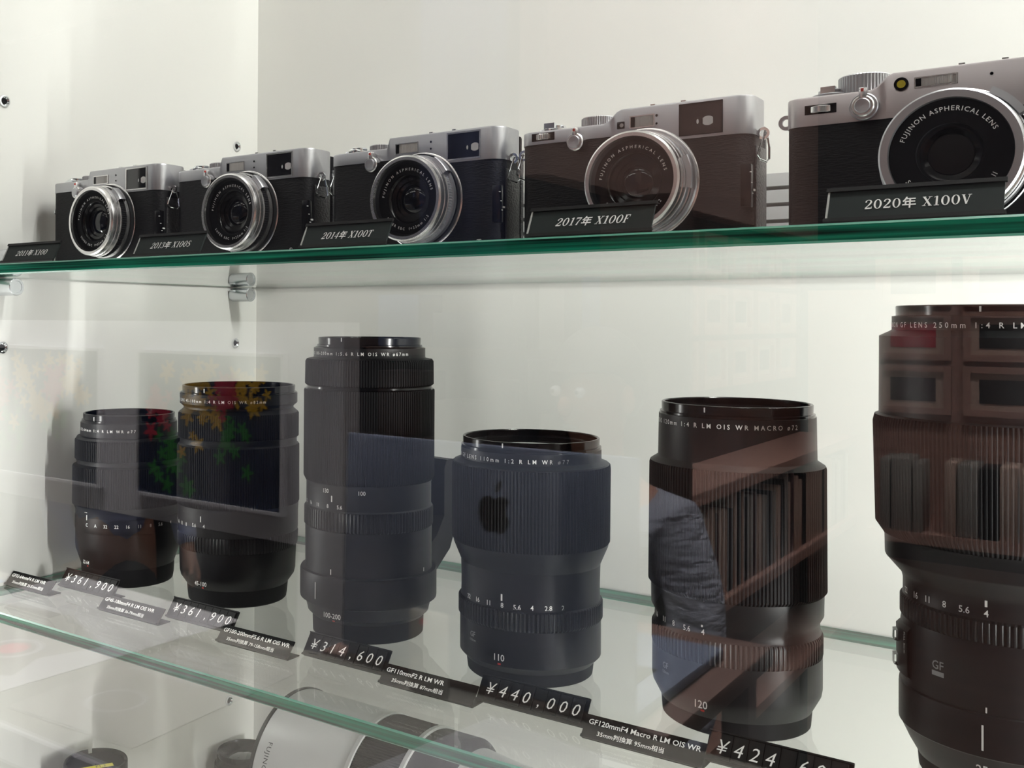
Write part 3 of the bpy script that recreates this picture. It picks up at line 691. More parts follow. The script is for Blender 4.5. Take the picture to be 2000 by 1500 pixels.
# collar foot: arm and plate reaching to the rear right
ft = B()
prof = [(0, .030), (.012, .030), (.030, .046), (.036, .060), (.036, .104), (.033, .110), (.026, .110), (.0235, .104), (.0235, .070), (.016, .058), (0, .044)]
n = len(prof); V = []
for s in (-.0135, .0135):
    for a, z in prof: V.append((s, .040+a, z))
ft.add(V, [tuple(range(n)), tuple(reversed(range(n, 2*n)))]+[(i, i+n, (i+1) % n+n, (i+1) % n) for i in range(n)])
foot = ft.build('collar_foot', MAT['black'], tl, smooth=30)
foot.rotation_euler = (0, 0, rad(-8))
# 110
big_lens('short wide black lens lettered 110mm, fourth from the left', -.299, .5699, [
    ('rear_cap', 'rubber', 0, [(36.5, 0), (37.2, .6), (38.0, 7.4)]),
    ('mount_barrel', 'black', 0, [(38.0, 7.4), (42.0, 11.8), (42.0, 32.6)]),
    ('aperture_ring', 'black', 110, [(42.0, 32.6), (43.0, 34), (43.0, 43.4), (42.2, 44)]),
    ('number_barrel', 'black', 0, [(42.2, 44), (41.5, 44.4), (41.3, 49), (41.3, 55), (41.6, 65.4)]),
    ('lens_barrel', 'black', 0, [(41.6, 65.4), (46.0, 76), (46.4, 78)]),
    ('focus_ring', 'rubber', 150, [(46.4, 78), (47.1, 79), (47.4, 122), (47.1, 124.4)]),
    ('name_barrel', 'black', 0, [(46.6, 124.4), (46.2, 125.2), (42.6, 126.6), (42.0, 127.2), (41.9, 133.5)])],
    140, 40.9, [
    ('FUJINON GF LENS 110mm 1:2 R LM WR ø77', 2.3, 41.9, 58.6, 129.6, 'r', 98),
    ('22', 2.4, 41.3, -31.3, 46.8), ('16', 2.4, 41.3, -18.7, 46.8), ('11', 2.4, 41.3, -6.9, 46.8), ('8', 2.4, 41.3, 5.4, 46.8), ('5.6', 2.4, 41.3, 17.7, 46.6), ('4', 2.4, 41.3, 29.4, 46.8), ('2.8', 2.4, 41.3, 42.3, 46.7), ('2', 2.4, 41.3, 54.3, 46.6),
    ('GF', 2.6, 42.0, -23.8, 26, 'c', None, 'ink_grey'), ('110mm', 1.3, 42.0, -23.8, 22.5, 'c', None, 'ink_grey'),
    ('110', 3.2, 42.05, 3.6, 16.9)],
    [(5.0, 49.2, 53.0, 41.3, 1.0, 'w'), (4.9, 136.6, 139.2, 40.9, .8, 'w'), (3.6, 12.6, 13.6, 42.0, 2.0, 'r')])
# 120
big_lens('tall black lens lettered 120mm MACRO, second from the right', -.1767, .5701, [
    ('rear_cap', 'rubber', 0, [(36.4, 0), (37.2, .6), (37.9, 8.8)]),
    ('mount_barrel', 'black', 0, [(37.9, 8.8), (42.2, 17), (42.7, 20), (42.7, 37)]),
    ('aperture_ring', 'black', 110, [(42.7, 37), (43.0, 38.5), (43.0, 47.5), (42.2, 49)]),
    ('number_barrel', 'black', 0, [(42.2, 49), (41.6, 50), (41.4, 54.5), (43.3, 58), (43.5, 69)]),
    ('focus_ring', 'rubber', 150, [(43.5, 69), (44.9, 70.6), (44.5, 133.6), (44.0, 135)]),
    ('name_barrel', 'black', 0, [(44.0, 135), (40.4, 137.4), (40.0, 138), (39.6, 160.6)])],
    166.9, 38.2, [
    ('FUJINON GF LENS 120mm 1:4 R LM OIS WR MACRO ø72', 2.3, 39.7, 63.9, 157.0, 'r', 118),
    ('16', 2.4, 41.5, -54, 53.2), ('11', 2.4, 41.5, -40.4, 53.2), ('8', 2.4, 41.5, -29.1, 53.3), ('5.6', 2.4, 41.5, -17.0, 53.0), ('4', 2.4, 41.5, -4.5, 53.0),
    ('GF', 2.6, 42.7, -36, 30, 'c', None, 'ink_grey'), ('120mm', 1.3, 42.7, -36, 26.5, 'c', None, 'ink_grey'),
    ('120', 3.3, 42.35, -5.2, 16.6)],
    [(-4.6, 55.6, 58.4, 42.4, .9, 'w'), (-5.9, 163.6, 166.0, 38.2, .7, 'w'), (-5.2, 12.4, 13.4, 40.5, 2.0, 'r')])
# 250
tb = big_lens('largest black telephoto lens, cut by the right edge of the picture', -.054, .57, [
    ('rear_cap', 'rubber', 0, [(34.4, 0), (35.0, .6), (35.6, 7.2)]),
    ('mount_barrel', 'black', 0, [(35.6, 7.2), (39.5, 14), (43.0, 21.4)]),
    ('tripod_collar', 'black', 0, [(43.0, 21.4), (43.6, 22), (43.6, 38), (43.4, 40), (42.6, 40.6)]),
    ('lens_barrel', 'black', 0, [(42.6, 40.6), (42.9, 42), (42.9, 68), (42.4, 70.8)]),
    ('aperture_ring', 'black', 110, [(42.4, 70.8), (43.2, 72), (43.2, 80), (42.2, 81)]),
    ('number_barrel', 'black', 0, [(42.2, 81), (41.9, 81.5), (41.9, 88), (42.6, 91), (49.2, 98.6), (49.6, 99.5), (49.8, 108.4), (50.6, 110)]),
    ('focus_ring', 'rubber', 180, [(50.6, 110), (53.8, 114.8), (55.0, 162.6), (54.2, 166)]),
    ('name_barrel', 'black', 0, [(54.2, 166), (52.4, 166.8), (52.3, 203.6), (47.6, 206), (46.8, 206.6), (46.8, 213)])],
    218, 45.2, [
    ('FUJINON GF LENS 250mm 1:4 R LM OIS WR ø82', 2.4, 46.8, 52, 209.0, 'r', 112),
    ('22', 2.5, 42.0, -64.3, 84.0), ('16', 2.5, 42.0, -50.6, 84.0), ('11', 2.5, 42.0, -39.7, 84.3), ('8', 2.5, 42.0, -27.7, 84.3), ('5.6', 2.5, 42.0, -15.8, 84.1), ('4', 2.5, 42.0, -4.0, 84.0),
    ('GF', 3.2, 42.9, -31, 56.5, 'c', None, 'ink_grey'), ('250', 3.2, 41.5, -4.5, 15.9)],
    [(-4.0, 86.8, 89.6, 42.3, 1.0, 'w'), (-6.2, 214.8, 217.2, 45.2, .8, 'w'), (-3.7, 41.2, 43.6, 42.9, .6, 'w'), (-5.4, 24.9, 35.9, 43.6, .8, 'w')])
B().lathe(mm([(43.05, 51.5), (43.05, 53.6)]), 8, a0=rad(-35), a1=rad(-27)).build('badge', MAT['ink_grey'], tb)
sw = B().lathe(mm([(42.9, 38+6), (44.6, 45), (44.8, 66), (43.0, 68)]), 14, a0=rad(-78), a1=rad(-54), cap=False).build('switch_panel', MAT['black'], tb)
for zz, nm in ((62, 'switch'), (50.5, 'switch')):
    B().lathe(mm([(44.6, zz-3.4), (46.4, zz-3), (46.4, zz+1.6), (44.6, zz+2)]), 6, a0=rad(-76), a1=rad(-68)).build(nm, MAT['black_gloss'], sw)
V = text2d('FULL  5m-∞', .0014)
P = [((44.9/1000)*sin(rad(-58)+y/.0449), -(44.9/1000)*cos(rad(-58)+y/.0449), .0655-xx) for xx, y in V[0]]
link('lettering', mesh(P, V[1]), MAT['ink_white'], sw)

# ------------------------------------------------------------------ things in the bottom bay
t = thing('telephoto_lens', 'large white telephoto lens lying on its side in the bottom bay', 'lens', (-.36, .60, ZBOT))
zc = -.331-ZBOT
def bar(name, prof, mat, ribs=0, n=120): return B().lathe(prof, n, ribs=ribs, depth=.0006, axis='x', c=(0, 0, zc)).build(name, MAT[mat], t)
bar('front_rim', [(.040, .151), (.0520, .151), (.0532, .150), (.0532, .1475), (.0526, .147)], 'black')
bar('front_glass', [(.048, .146), (.03, .150), (.0002, .152)], 'frontglass')
bar('front_barrel', [(.0524, .147), (.0524, .072), (.0520, .071)], 'lens_white')
bar('white_ring', [(.0520, .071), (.0530, .0705), (.0530, .0675), (.0520, .067)], 'lens_white')
bar('focus_ring', [(.0515, .067), (.0520, .066), (.0520, .032), (.0515, .031)], 'rubber', 170)
bar('grip_ring', [(.0515, .031), (.0530, .0305), (.0530, .0275), (.0515, .027)], 'lens_white')
bar('zoom_ring', [(.0515, .027), (.0515, .002), (.046, -.004)], 'black', 0)
bar('rear_barrel', [(.046, -.004), (.043, -.03), (.042, -.075), (.038, -.08), (.0001, -.08)], 'lens_white')
V = text2d('FUJINON LENS', .0040, spacing=1.15)
r = .0526; a_ = rad(8)
P = [(-.1385+yy, -r*cos(a_+.1-xx/r), zc+r*sin(a_+.1-xx/r)) for xx, yy in [(q[0]-.02, q[1]) for q in V[0]]]
link('lettering', mesh(P, V[1]), MAT['ink_black'], t)
B().rbox(-.06, .04, -.016, .016, zc-.085, zc-.076, .002).box(-.03, .01, -.011, .011, zc-.078, zc-.047).build('tripod_foot', MAT['lens_white'], t)
t2 = thing('display_block', 'white block under the white telephoto lens in the bottom bay', 'display block', (-.37, .60, ZBOT))
B().rbox(-.07, .07, -.04, .04, 0, zc-.0852, .002).build('block', MAT['case_white'], t2)

t = thing('small_lens', 'small black lens standing beside the front of the white telephoto', 'lens', (-.690*.985, .728, ZBOT))
t.location.x = -.684
B().lathe(mm([(26, 0), (27.5, 1), (27.5, 30), (28.4, 31), (28.4, 60), (27.4, 61.5)]), ribs=90, depth=.0005).build('grip_barrel', MAT['rubber'], t)
B().lathe(mm([(27.4, 61.5), (25.5, 63), (25.5, 74), (27.2, 76), (27.2, 80), (25, 81), (25, 86), (24.2, 87)]), 80).build('front_barrel', MAT['black'], t)
B().lathe(mm([(24.2, 87), (24.6, 91), (24.2, 92), (23.2, 92), (22.8, 90), (18, 86), (15, 85)]), 80).build('filter_rim', MAT['black_gloss'], t)
B().lathe(mm([(15, 85), (12, 86.5), (6, 88), (.1, 88.6)]), 48).build('front_element', MAT['frontglass'], t)
t = thing('capped_lens', 'black lens with a notched hood and yellow sticker at the lower left corner', 'lens', (-.672, .543, ZBOT))
B().lathe(mm([(20, 0), (22, 1), (22, 80), (23, 82), (23, 110), (24.3, 112)]), 72).build('lens_barrel', MAT['black'], t)
B().lathe(mm([(24.3, 112), (25.2, 113), (25.2, 144.5), (24.7, 145.5), (23.2, 145.5), (22.8, 144), (22.8, 134)]), 90, a0=rad(-114), a1=rad(238)).build('lens_hood', MAT['black'], t)
B().disc(.0230, .1425, 64).build('lens_cap', MAT['black_matte'], t)
rz = rad(62); X = Vector((cos(rz), sin(rz), 0)); Y = Vector((-sin(rz), cos(rz), 0)); O = Vector((.004, -.006, .1428))
st = B().add([O+X*a+Y*b for a, b in ((-.016, -.003), (.016, -.003), (.016, .003), (-.016, .003))], [(0, 1, 2, 3)]).build('sticker', MAT['yellow'], t, smooth=None)
flat_text('lettering', text2d('F1.2', .0036), O+X*.002-Y*.0018+Vector((0, 0, .0001)), X, Y, MAT['ink_black'], t, 'l')

# ------------------------------------------------------------------ the shop in front of the case (seen mirrored in the pane)
FL, CE = -1.6, 1.52
def st(name, x0, x1, y0, y1, z0, z1, mat): return structure(name, B().box(x0, x1, y0, y1, z0, z1), MAT[mat], smooth=None)
st('floor_shop', -5.6, 2.6, -2.66, .80, FL-.05, FL, 'room_floor')
st('ceiling_shop', -5.6, 2.6, -2.66, .80, CE, CE+.05, 'room_ceiling')
st('wall_shop_far', -5.6, -.84, -2.66, -2.6, FL, CE, 'room_dark')
st('wall_shop_brown', -.84, 2.6, -2.66, -2.6, FL, .10, 'wood')
st('wall_shop_upper', -.84, 2.6, -2.66, -2.6, .10, CE, 'room_dark')
st('wall_shop_west', -5.65, -5.6, -2.66, .80, FL, CE, 'room_white')
st('wall_shop_east', 2.6, 2.65, -2.66, .80, FL, CE, 'wood')
st('wall_front_above', -5.6, 2.6, YG, YG+.03, ZTOP+.03, CE, 'room_white')
st('wall_front_below', -5.6, 2.6, YG, YG+.03, FL, ZBOT-.03, 'room_white')
st('wall_front_west', -5.6, XL-.018, YG, YG+.03, ZBOT-.03, ZTOP+.03, 'room_white')
st('wall_front_east', XR+.018, 2.6, YG, YG+.03, ZBOT-.03, ZTOP+.03, 'room_white')

# partition with flower posters and its pillar
t = thing('partition', 'white partition carrying the flower posters across the shop', 'partition', (-2.5, -1.10, FL))
pz = -.535-FL
B().box(-.55, .90, -.02, .02, pz, pz+.53).build('panel', MAT['room_white'], t, smooth=None)
B().box(.90, 1.035, -.03, .03, 0, pz+.53).build('pillar', MAT['room_white'], t, smooth=None)
B().box(-.55, -.51, -.02, .02, 0, pz).build('leg', MAT['room_white'], t, smooth=None)
def flower_poster(x0, x1, z0, z1, label, seed):
    rn = random.Random(seed); W, H = x1-x0, z1-z0
    t = thing('flower_poster', label, 'poster', ((x0+x1)/2, -1.0795, z0), 0, 'flower posters on the white partition')
    B().box(-W/2, W/2, 0, .012, 0, H).build('backing', MAT['flower_b'], t, smooth=None)
    e = .008; b = B(); b.box(-W/2-e, W/2+e, 0, .02, -e, 0).box(-W/2-e, W/2+e, 0, .02, H, H+e).box(-W/2-e, -W/2, 0, .02, 0, H).box(W/2, W/2+e, 0, .02, 0, H)
    b.build('frame', MAT['room_white'], t, smooth=None)
    k = 0
    for mat, cx, cz, sp, N in (('flower_g', -.25, .30, .20, 16), ('flower_g', .15, .42, .18, 10), ('flower_y', -.05, .70, .30, 34), ('flower_y', .30, .78, .16, 16), ('flower_r', .12, .74, .12, 16), ('flower_r', -.34, .62, .14, 18)):
        b = B()
        for _ in range(N):
            x = cx*W+rn.gauss(0, sp)*W*.35; z = cz*H+rn.gauss(0, sp)*H*.55; r = rn.uniform(.03, .065)*W; a0 = rn.random()*6
            x = max(-W/2+r, min(W/2-r, x)); z = max(r, min(H-r, z))
            k += 1; y = .0122+.00005*k
            pts = [(x+r*(.65+.35*cos(5*(2*pi*i/20)+a0))*cos(2*pi*i/20), y, z+r*(.65+.35*cos(5*(2*pi*i/20)+a0))*sin(2*pi*i/20)) for i in range(20)]
            b.add([(x, y, z)]+pts, [(0, 1+(i+1) % 20, 1+i) for i in range(20)])
        b.build('print', MAT[mat], t, smooth=None)
flower_poster(-2.160, -1.648, -.462, -.09, 'black flower poster in a white frame next to the white pillar', 3)
flower_poster(-2.86, -2.325, -.462, -.09, 'black flower poster in a white frame farther from the pillar', 8)
def ordinal(n):
    U = ('', 'first', 'second', 'third', 'fourth', 'fifth', 'sixth', 'seventh', 'eighth', 'ninth', 'tenth', 'eleventh', 'twelfth', 'thirteenth', 'fourteenth', 'fifteenth', 'sixteenth', 'seventeenth', 'eighteenth', 'nineteenth')
    if n < 20: return U[n]
    T = {2: ('twentieth', 'twenty'), 3: ('thirtieth', 'thirty'), 4: ('fortieth', 'forty')}[n//10]
    return T[0] if n % 10 == 0 else T[1]+'-'+U[n % 10]
CN = {'navy': 'navy', 'room_dark': 'black', 'wood_dark': 'dark brown', 'paper_grey': 'grey', 'paper_blue': 'blue', 'mat_board': 'light brown', 'print_dark': 'dark red', 'black': 'black', 'paper': 'white'}
# navy banner and dark product shelving behind
t = thing('banner', 'navy fabric banner hanging from the shop ceiling', 'banner', (-1.81, -2.15, .12))
b = B(); n = 24
for i in range(n+1):
    x = -.17+.34*i/n; y = .01*sin(i*.9)
    b.v += [(x, y, 0), (x, y, 1.25)]
b.f = [(2*i, 2*i+2, 2*i+3, 2*i+1) for i in range(n)]; b.mi = [0]*n
o = b.build('cloth', MAT['navy'], t); B().tube([(-.19, 0, 1.26), (.19, 0, 1.26)], .012).build('rod', MAT['chrome'], t)
t = thing('product_shelving', 'dark shelving with boxes against the far shop wall', 'shelving', (-1.62, -2.4, FL))
b = B()
for x in (-.65, 0, .65): b.box(x-.015, x+.015, -.18, .18, 0, 1.55)
b.build('upright', MAT['room_dark'], t, smooth=None)
for k in range(5): B().box(-.65, .65, -.18, .18, .2+k*.32, .225+k*.32).build('shelf_board', MAT['wood_dark'], t, smooth=None)
rn = random.Random(5)
for k in range(5):
    nb = 0; x = -.62
    while x < .42:
        wd = rn.uniform(.08, .2 if abs(x) > .3 else .1); h = rn.uniform(.10, .24); mt = rn.choice(['navy', 'room_dark', 'wood_dark', 'paper_grey', 'room_dark', 'paper_blue'])
        o = B().rbox(-wd/2, wd/2, -.08, .08, 0, h, .003).build('product_box', MAT[mt], None, loc=(-1.62+x+wd/2, -2.35, FL+.225+k*.32+.001))
        nb += 1; tag(o, '%s product box, %s from the west end of the %s shelf board' % (CN[mt], ordinal(nb), ('lowest', 'second', 'third', 'fourth', 'topmost')[k]), 'box', 'product boxes on the dark shelving')
        x += wd+rn.uniform(.02, .08)
        if -.12 < x < .02: x = .03
# brown bookcase wall along the shop: back panel, upper cupboard, shelf boards
t = thing('bookcase', 'brown wooden bookcase standing at right angles to the far shop wall', 'bookcase', (-.86, -1.9, FL))
Y0, Y1 = -.69, .72
B().box(-.03, 0, Y0, Y1, 0, CE-FL-.01).build('back_panel', MAT['wood_dark'], t, smooth=None)
B().box(0, .05, Y0, Y1+.40, .25-FL, CE-FL-.01).build('upper_panel', MAT['wood_panel'], t, smooth=None)
for z in (-.575, -.335, -.86): B().box(0, .16, Y0, Y1, z-FL-.025, z-FL).build('shelf_board', MAT['wood'], t, smooth=None)
B().box(0, .16, Y1, Y1+.02, 0, .25-FL).build('end_panel', MAT['wood_dark'], t, smooth=None)
rn = random.Random(11)
y = -2.55; nb = 0
while y < -1.22:
    th = rn.uniform(.018, .045); h = rn.uniform(.17, .205); mt = rn.choice(['mat_board', 'room_dark', 'mat_board', 'paper_grey', 'mat_board', 'print_dark'])
    o = B().rbox(-.06, .06, -th/2, th/2, 0, h, .002).build('book', MAT[mt], None, loc=(-.775, y+th/2, -.574))
    nb += 1; tag(o, '%s book on the brown bookcase, %s from the far wall' % (CN[mt], ordinal(nb)), 'book', 'books on the bookcase shelf'); y += th+.003
# long wall shelf with books at the far wall
t = thing('wall_shelf', 'long brown shelf on the far shop wall carrying books', 'shelf', (.62, -2.49, -.60))
B().box(-1.25, 1.25, -.11, .11, 0, .03).build('board', MAT['wood'], t, smooth=None)
B().box(-1.25, 1.25, -.11, -.07, -.08, 0).build('batten', MAT['wood_dark'], t, smooth=None)
x = -.60; nb = 0
while x < .9:
    th = rn.uniform(.02, .05); h = rn.uniform(.185, .2); mt = rn.choice(['mat_board', 'black', 'mat_board', 'black', 'paper_grey', 'paper_grey'])
    o = B().rbox(-th/2, th/2, -.07, .07, 0, h, .002).build('book', MAT[mt], None, loc=(x+th/2, -2.46, -.569))
    nb += 1; tag(o, '%s book on the long wall shelf, %s from the bookcase' % (CN[mt], ordinal(nb)), 'book', 'books on the long wall shelf'); x += th+.004+(rn.random() > .85)*.05
# framed prints
ORD = ('first', 'second', 'third', 'fourth', 'fifth', 'sixth', 'seventh')
def framed(x, y, z, wd, h, rz, group, label, mt):
    t = thing('picture_frame', label, 'picture frame', (x, y, z), rz, group)
    e = .018; b = B()
    b.box(-wd/2, wd/2, 0, .02, 0, e).box(-wd/2, wd/2, 0, .02, h-e, h).box(-wd/2, -wd/2+e, 0, .02, e, h-e).box(wd/2-e, wd/2, 0, .02, e, h-e)
    b.build('frame', MAT['wood'], t, smooth=None)
    B().box(-wd/2+e, wd/2-e, .002, .010, e, h-e).build('mat_board', MAT['mat_board'], t, smooth=None)
    B().box(-wd*.30, wd*.30, .010, .012, h*.26, h*.74).build('print', MAT[mt], t, smooth=None)
for r in range(3):
    for c in range(6):
        framed(-.55+c*.225, -2.598, -.20+r*.155-.06, .195, .14, 0, 'framed prints on the brown far wall', 'brown framed print on the far wall, %s row, %s from the bookcase' % (('lowest', 'middle', 'top')[r], ORD[c]), ['print_dark', 'black', 'flower_r', 'black'][(r*2+c*3) % 4])
for r in range(3):
    for c in range(6):
        framed(-.858, -1.32-c*.21, -.16+r*.13, .17, .115, -pi/2, 'framed prints on the bookcase wall', 'brown framed print in the bookcase, %s row, %s from the near end' % (('lowest', 'middle', 'top')[r], ORD[c]), ['print_dark', 'black', 'paper_grey'][(r+c) % 3])
# counter in front of the case with brochures and a laptop
t = thing('counter', 'beige counter standing in front of the display case', 'counter', (-.75, .0, FL))
B().rbox(-1.15, .55, -.095, .245, -.400-FL, -.372-FL, .003).build('worktop', MAT['counter'], t)
B().box(-1.15, .55, .2452, .252, -.401-FL, -.3705-FL).build('edge_trim', MAT['room_white'], t, smooth=None)
B().box(-1.12, .52, -.08, .22, .08, -.400-FL).build('cabinet', MAT['wood_dark'], t, smooth=None)
B().box(-1.10, .50, -.06, .20, 0, .08).build('plinth', MAT['room_dark'], t, smooth=None)
ZC = -.3718
def sheet(x, y, wd, dp, rz, mat, label):
    t = thing('brochure', label, 'brochure', (x, y, ZC), rz)
    B().rbox(-wd/2, wd/2, -dp/2, dp/2, 0, .0012, .0003).build('cover', MAT[mat], t); return t
def ringprint(t, x, y, r0, r1, mat, z=.0014):
    B().lathe([(r0, z), (r1, z)], 40, c=(x, y, 0)).build('print', MAT[mat], t)
s = sheet(-1.07, .05, .34, .37, .05, 'paper', 'white brochure with a printed camera lens on the counter')
B().add([(-.13, -.03, .0013), (.0, -.06, .0013), (.13, -.01, .0013), (.11, .06, .0013), (.14, .11, .0013), (.07, .15, .0013), (-.08, .13, .0013)], [tuple(range(7))]).build('print', MAT['paper_grey'], s, smooth=None)
ringprint(s, .06, .06, .034, .027, 'paper', .0016); B().disc(.018, .0017, c=(.06, .06, 0)).build('print', MAT['paper_pink'], s)
s = sheet(-.79, .095, .17, .24, -.06, 'paper_grey', 'grey brochure with a thin white ring on the counter')
ringprint(s, -.01, .05, .030, .026, 'paper')
for k in range(6): B().box(-.07, .01+.015*(k % 3), -.10+.014*k, -.095+.014*k, .0013, .0015).build('print', MAT['paper'], s, smooth=None)
s = sheet(-.42, .09, .18, .25, .15, 'paper', 'plain white leaflet on the counter near the case')
s = sheet(-.30+.02, .10, .10, .15, -.15, 'paper', 'small white leaflet lying askew on the counter')
B().box(-.075, .075, .06, .075, .0013, .0015).build('print', MAT['paper_blue'], s, smooth=None)
s = sheet(-1.40, .07, .21, .28, .1, 'paper_blue', 'blue leaflet near the left end of the counter')
t = thing('side_table', 'narrow dark table carrying the laptop behind the counter', 'table', (-.545, -.27, FL))
B().rbox(-.20, .20, -.17, .165, -.395-FL, -.3722-FL, .003).build('tabletop', MAT['wood_dark'], t)
for sx in (-.17, .17):
    for sy in (-.14, .135): B().box(sx-.015, sx+.015, sy-.015, sy+.015, 0, -.395-FL).build('leg', MAT['wood_dark'], t, smooth=None)
t = thing('laptop', 'grey laptop with a dark fruit emblem on its raised lid', 'laptop', (-.545, -.108, ZC))
B().rbox(-.17, .17, -.25, -.005, .0, .012, .003).build('base', MAT['laptop'], t)
B().box(-.14, .14, -.13, -.03, .0121, .0128).build('keyboard', MAT['black'], t, smooth=None)
lid = B().rbox(-.17, .17, -.0035, .0035, 0, .236, .0025).build('lid', MAT['laptop'], t, loc=(0, 0, .010), rot=(rad(2), 0, 0))
B().box(-.16, .16, -.0042, -.0036, .012, .226).build('screen', MAT['black_gloss'], lid, smooth=None)
# emblem: bitten apple with a leaf
ap = []
for x, z in ((0, .86), (.16, .93), (.34, .92), (.47, .83), (.40, .72), (.37, .60), (.40, .46), (.50, .36), (.44, .20), (.32, .05), (.20, .0), (.0, .05), (-.2, .0), (-.32, .05), (-.45, .25), (-.52, .48), (-.48, .74), (-.34, .90), (-.16, .93)): ap.append((x*.036+.020, .0037, z*.040+.148))
b = B().add([(.020, .0037, .168)]+ap, [(0, 1+i, 1+(i+1) % len(ap)) for i in range(len(ap))])
lf = [(.0, 1.03), (.02, 1.18), (.12, 1.30), (.24, 1.34), (.22, 1.18), (.12, 1.06)]
b.add([(x*.036+.020, .0037, z*.040+.148) for x, z in lf], [tuple(range(6))])
b.build('emblem', MAT['black_matte'], lid, smooth=None)
t = thing('card_case', 'small grey case with a red dot standing on the counter', 'case', (-.560, -.045, ZC))
B().rbox(-.021, .021, -.005, .005, 0, .088, .003).build('shell', MAT['paper_grey'], t)
B().lathe([(.0035, -.0052), (.0001, -.0052)], 20, axis='y', c=(-.004, 0, .078)).build('red_dot', MAT['flower_r'], t)
# ceiling lamps
for i, (x, y, _a, _b) in enumerate(LAMPS):
    t = thing('ceiling_lamp', 'unseen flat rectangular ceiling lamp of the shop, %s of seven' % ORD[i], 'lamp', (x, y, CE), 0, 'ceiling lamps of the shop')
    B().box(-.57, .57, -.16, .16, -.03, 0).build('housing', MAT['room_white'], t, smooth=None)
    B().box(-.55, .55, -.14, .14, -.034, -.0305).build('diffuser', MAT['lamp_glow'], t, smooth=None)
# LED strip housings inside the case
for y, lb in ((.540, 'slim white LED strip along the front under the top of the case'), (.595, 'slim white LED strip along the rear under the top of the case')):
    t = thing('led_strip', lb, 'lamp', (.19, y, ZTOP))
    B().box(-.315, .315, -.018, .018, -.018, 0).build('housing', MAT['room_white'], t, smooth=None)
    B().box(-.30, .30, -.013, .013, -.020, -.0182).build('diffuser', MAT['lamp_glow'], t, smooth=None)

for x, zb_, lb in ((XL+.005, -.19, 'unseen fill light strip added in the left front corner of the middle bay'), (XR-.005, -.39, 'unseen fill light strip added in the right front corner of the middle bay')):
    t = thing('corner_fill_strip', lb, 'lamp', (x, .4145, zb_))  # housing for the added corner fill light, out of view
    B().box(-.0045, .0045, -.0055, .0055, 0, .02-zb_).build('housing', MAT['room_white'], t, smooth=None)

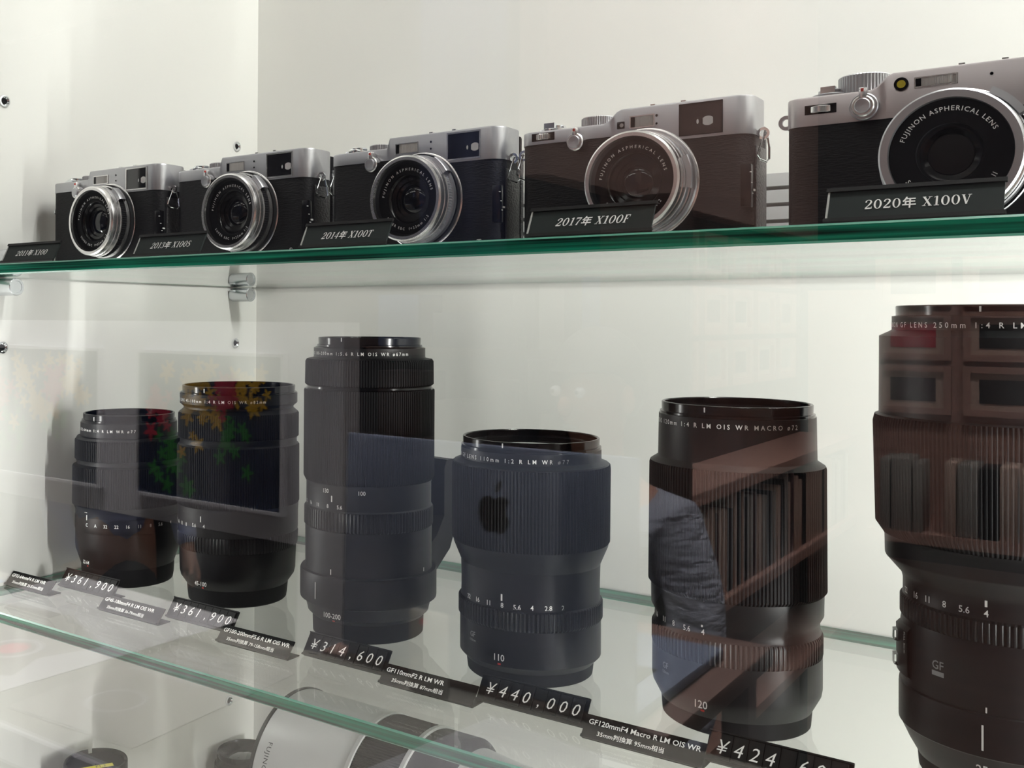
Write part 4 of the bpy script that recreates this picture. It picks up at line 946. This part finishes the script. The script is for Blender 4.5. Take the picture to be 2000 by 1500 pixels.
# ------------------------------------------------------------------ customers standing in the shop (seen mirrored)
def person(loc, rz, label, shirt, vest, H=1.68, fold=0.):
    t = thing('person', label, 'person', loc, rz)
    k = H/1.75
    def skin_mesh(name, J, E, mat, parent, lv=2):
        me = bpy.data.meshes.new(name); me.from_pydata([Vector(j[:3])*k for j in J], E, []); me.update()
        o = bpy.data.objects.new(name, me); COL.objects.link(o)
        md = o.modifiers.new('s', 'SKIN'); md.use_smooth_shade = True
        for i, j in enumerate(J):
            r = j[3] if isinstance(j[3], tuple) else (j[3], j[3]); me.skin_vertices[0].data[i].radius = (r[0]*k, r[1]*k)
        me.skin_vertices[0].data[0].use_root = True
        sb = o.modifiers.new('d', 'SUBSURF'); sb.levels = lv; sb.render_levels = lv
        dg = bpy.context.evaluated_depsgraph_get(); m2 = bpy.data.meshes.new_from_object(o.evaluated_get(dg))
        bpy.data.objects.remove(o); m2.name = name
        m2.materials.clear(); return link(name, m2, MAT[mat], parent, smooth=180)
    # body (skin): one continuous figure
    J = [(0, 0, .93, (.14, .10)), (0, 0, 1.10, (.13, .095)), (0, 0, 1.28, (.15, .10)), (0, 0, 1.42, (.12, .085)), (0, .005, 1.50, .055), (0, .01, 1.56, .052), (0, .02, 1.63, (.072, .088)), (0, .02, 1.70, (.062, .078))]
    E = [(i, i+1) for i in range(7)]
    for s in (-1, 1):
        n = len(J)
        J += [(s*.17, 0, 1.41, .055), (s*.215, -.01, 1.27, .047), (s*.235, .01, 1.12, .040), (s*.235, .08, .99, .032), (s*.23, .12, .90, .026), (s*.228, .14, .86, (.024, .030))]
        E += [(3, n), (n, n+1), (n+1, n+2), (n+2, n+3), (n+3, n+4), (n+4, n+5)]
        for q in range(4):
            m = len(J); ox = (q-1.5)*.018
            J += [(s*.226+ox*.4, .15+ox*.9, .83, .0095), (s*.222+ox*.4, .155+ox, .795+abs(ox)*.3, .0085), (s*.216+ox*.4, .15+ox, .77+abs(ox)*.5, .0075)]
            E += [(n+5, m), (m, m+1), (m+1, m+2)]
        m = len(J); J += [(s*.21, .17, .85, .011), (s*.20, .185, .825, .0095)]; E += [(n+5, m), (m, m+1)]
        n = len(J); J += [(s*.09, 0, .86, .085), (s*.10, .01, .50, .055), (s*.10, -.01, .10, .038), (s*.10, .0, .05, .04), (s*.105, .12, .03, .03)]
        E += [(0, n), (n, n+1), (n+1, n+2), (n+2, n+3), (n+3, n+4)]
    skin_mesh('body', J, E, 'skin', t)
    # clothes
    J = [(0, 0, .90, (.155, .115)), (0, 0, 1.10, (.145, .108)), (0, 0, 1.28, (.163, .112)), (0, 0, 1.42, (.135, .095)), (0, .004, 1.475, (.066, .062))]
    E = [(0, 1), (1, 2), (2, 3), (3, 4)]
    for s in (-1, 1):
        n = len(J); J += [(s*.175, 0, 1.41, .066), (s*.22, -.01, 1.27, .060), (s*.237, .01, 1.12, .053), (s*.236, .075, 1.0, .048), (s*.231, .115, .915, .040)]
        E += [(3, n), (n, n+1), (n+1, n+2), (n+2, n+3), (n+3, n+4)]
    skin_mesh('shirt', J, E, shirt, t)
    J = [(0, 0, .96, (.158, .118)), (0, 0, .90, (.16, .12))]; E = [(0, 1)]
    for s in (-1, 1):
        n = len(J); J += [(s*.09, 0, .84, .10), (s*.10, .012, .50, .072), (s*.10, -.005, .09, .058)]; E += [(1, n), (n, n+1), (n+1, n+2)]
    skin_mesh('trousers', J, E, 'trousers', t)
    if vest:
        J = [(0, 0, .86, (.17, .128)), (0, 0, 1.10, (.157, .118)), (0, 0, 1.28, (.172, .120)), (0, 0, 1.41, (.135, .10))]
        skin_mesh('vest', J, [(0, 1), (1, 2), (2, 3)], 'room_dark', t)
    for s in (-1, 1):
        B().rbox(s*.102*k-.05, s*.102*k+.05, -.09, .18, 0, .075, .025).build('shoe', MAT['black'], t)
    # hair, face
    def ball(name, c, r, mat, sc=(1, 1, 1), zmin=-2):
        bm = bmesh.new(); bmesh.ops.create_uvsphere(bm, u_segments=28, v_segments=18, radius=1)
        for v in bm.verts: v.co = Vector((v.co.x*sc[0]*r+c[0], v.co.y*sc[1]*r+c[1], v.co.z*sc[2]*r+c[2]))
        if zmin > -2: bmesh.ops.delete(bm, geom=[v for v in bm.verts if v.co.z < zmin+(.09 if v.co.y > c[1]+.02 else 0)], context='VERTS')
        me = bpy.data.meshes.new(name); bm.to_mesh(me); bm.free()
        for v in me.vertices: v.co *= k
        return link(name, me, MAT[mat], t, smooth=60)
    ball('hair', (0, .005, 1.675), .105, 'hair', (.86, 1.02, 1.06), 1.60)
    for s in (-1, 1):
        ball('eye', (s*.031, .100, 1.655), .011, 'paper'); ball('ear', (s*.078, .01, 1.64), .026, 'skin', (.4, .7, 1.1))
        ball('pupil', (s*.031, .109, 1.655), .0045, 'black')
    ball('nose', (0, .108, 1.625), .016, 'skin', (.8, 1.1, 1.3)); ball('mouth', (0, .098, 1.585), .02, 'print_dark', (1.1, .4, .28))
    return t
person((-.80, -.98, FL), rad(15), 'standing person in a grey blue shirt and dark vest beside the bookcase', 'shirt', True, 1.56)
person((-2.68, -1.42, FL), rad(-80), 'standing person in a blue shirt behind the flower posters', 'blueshirt', False, 1.62)
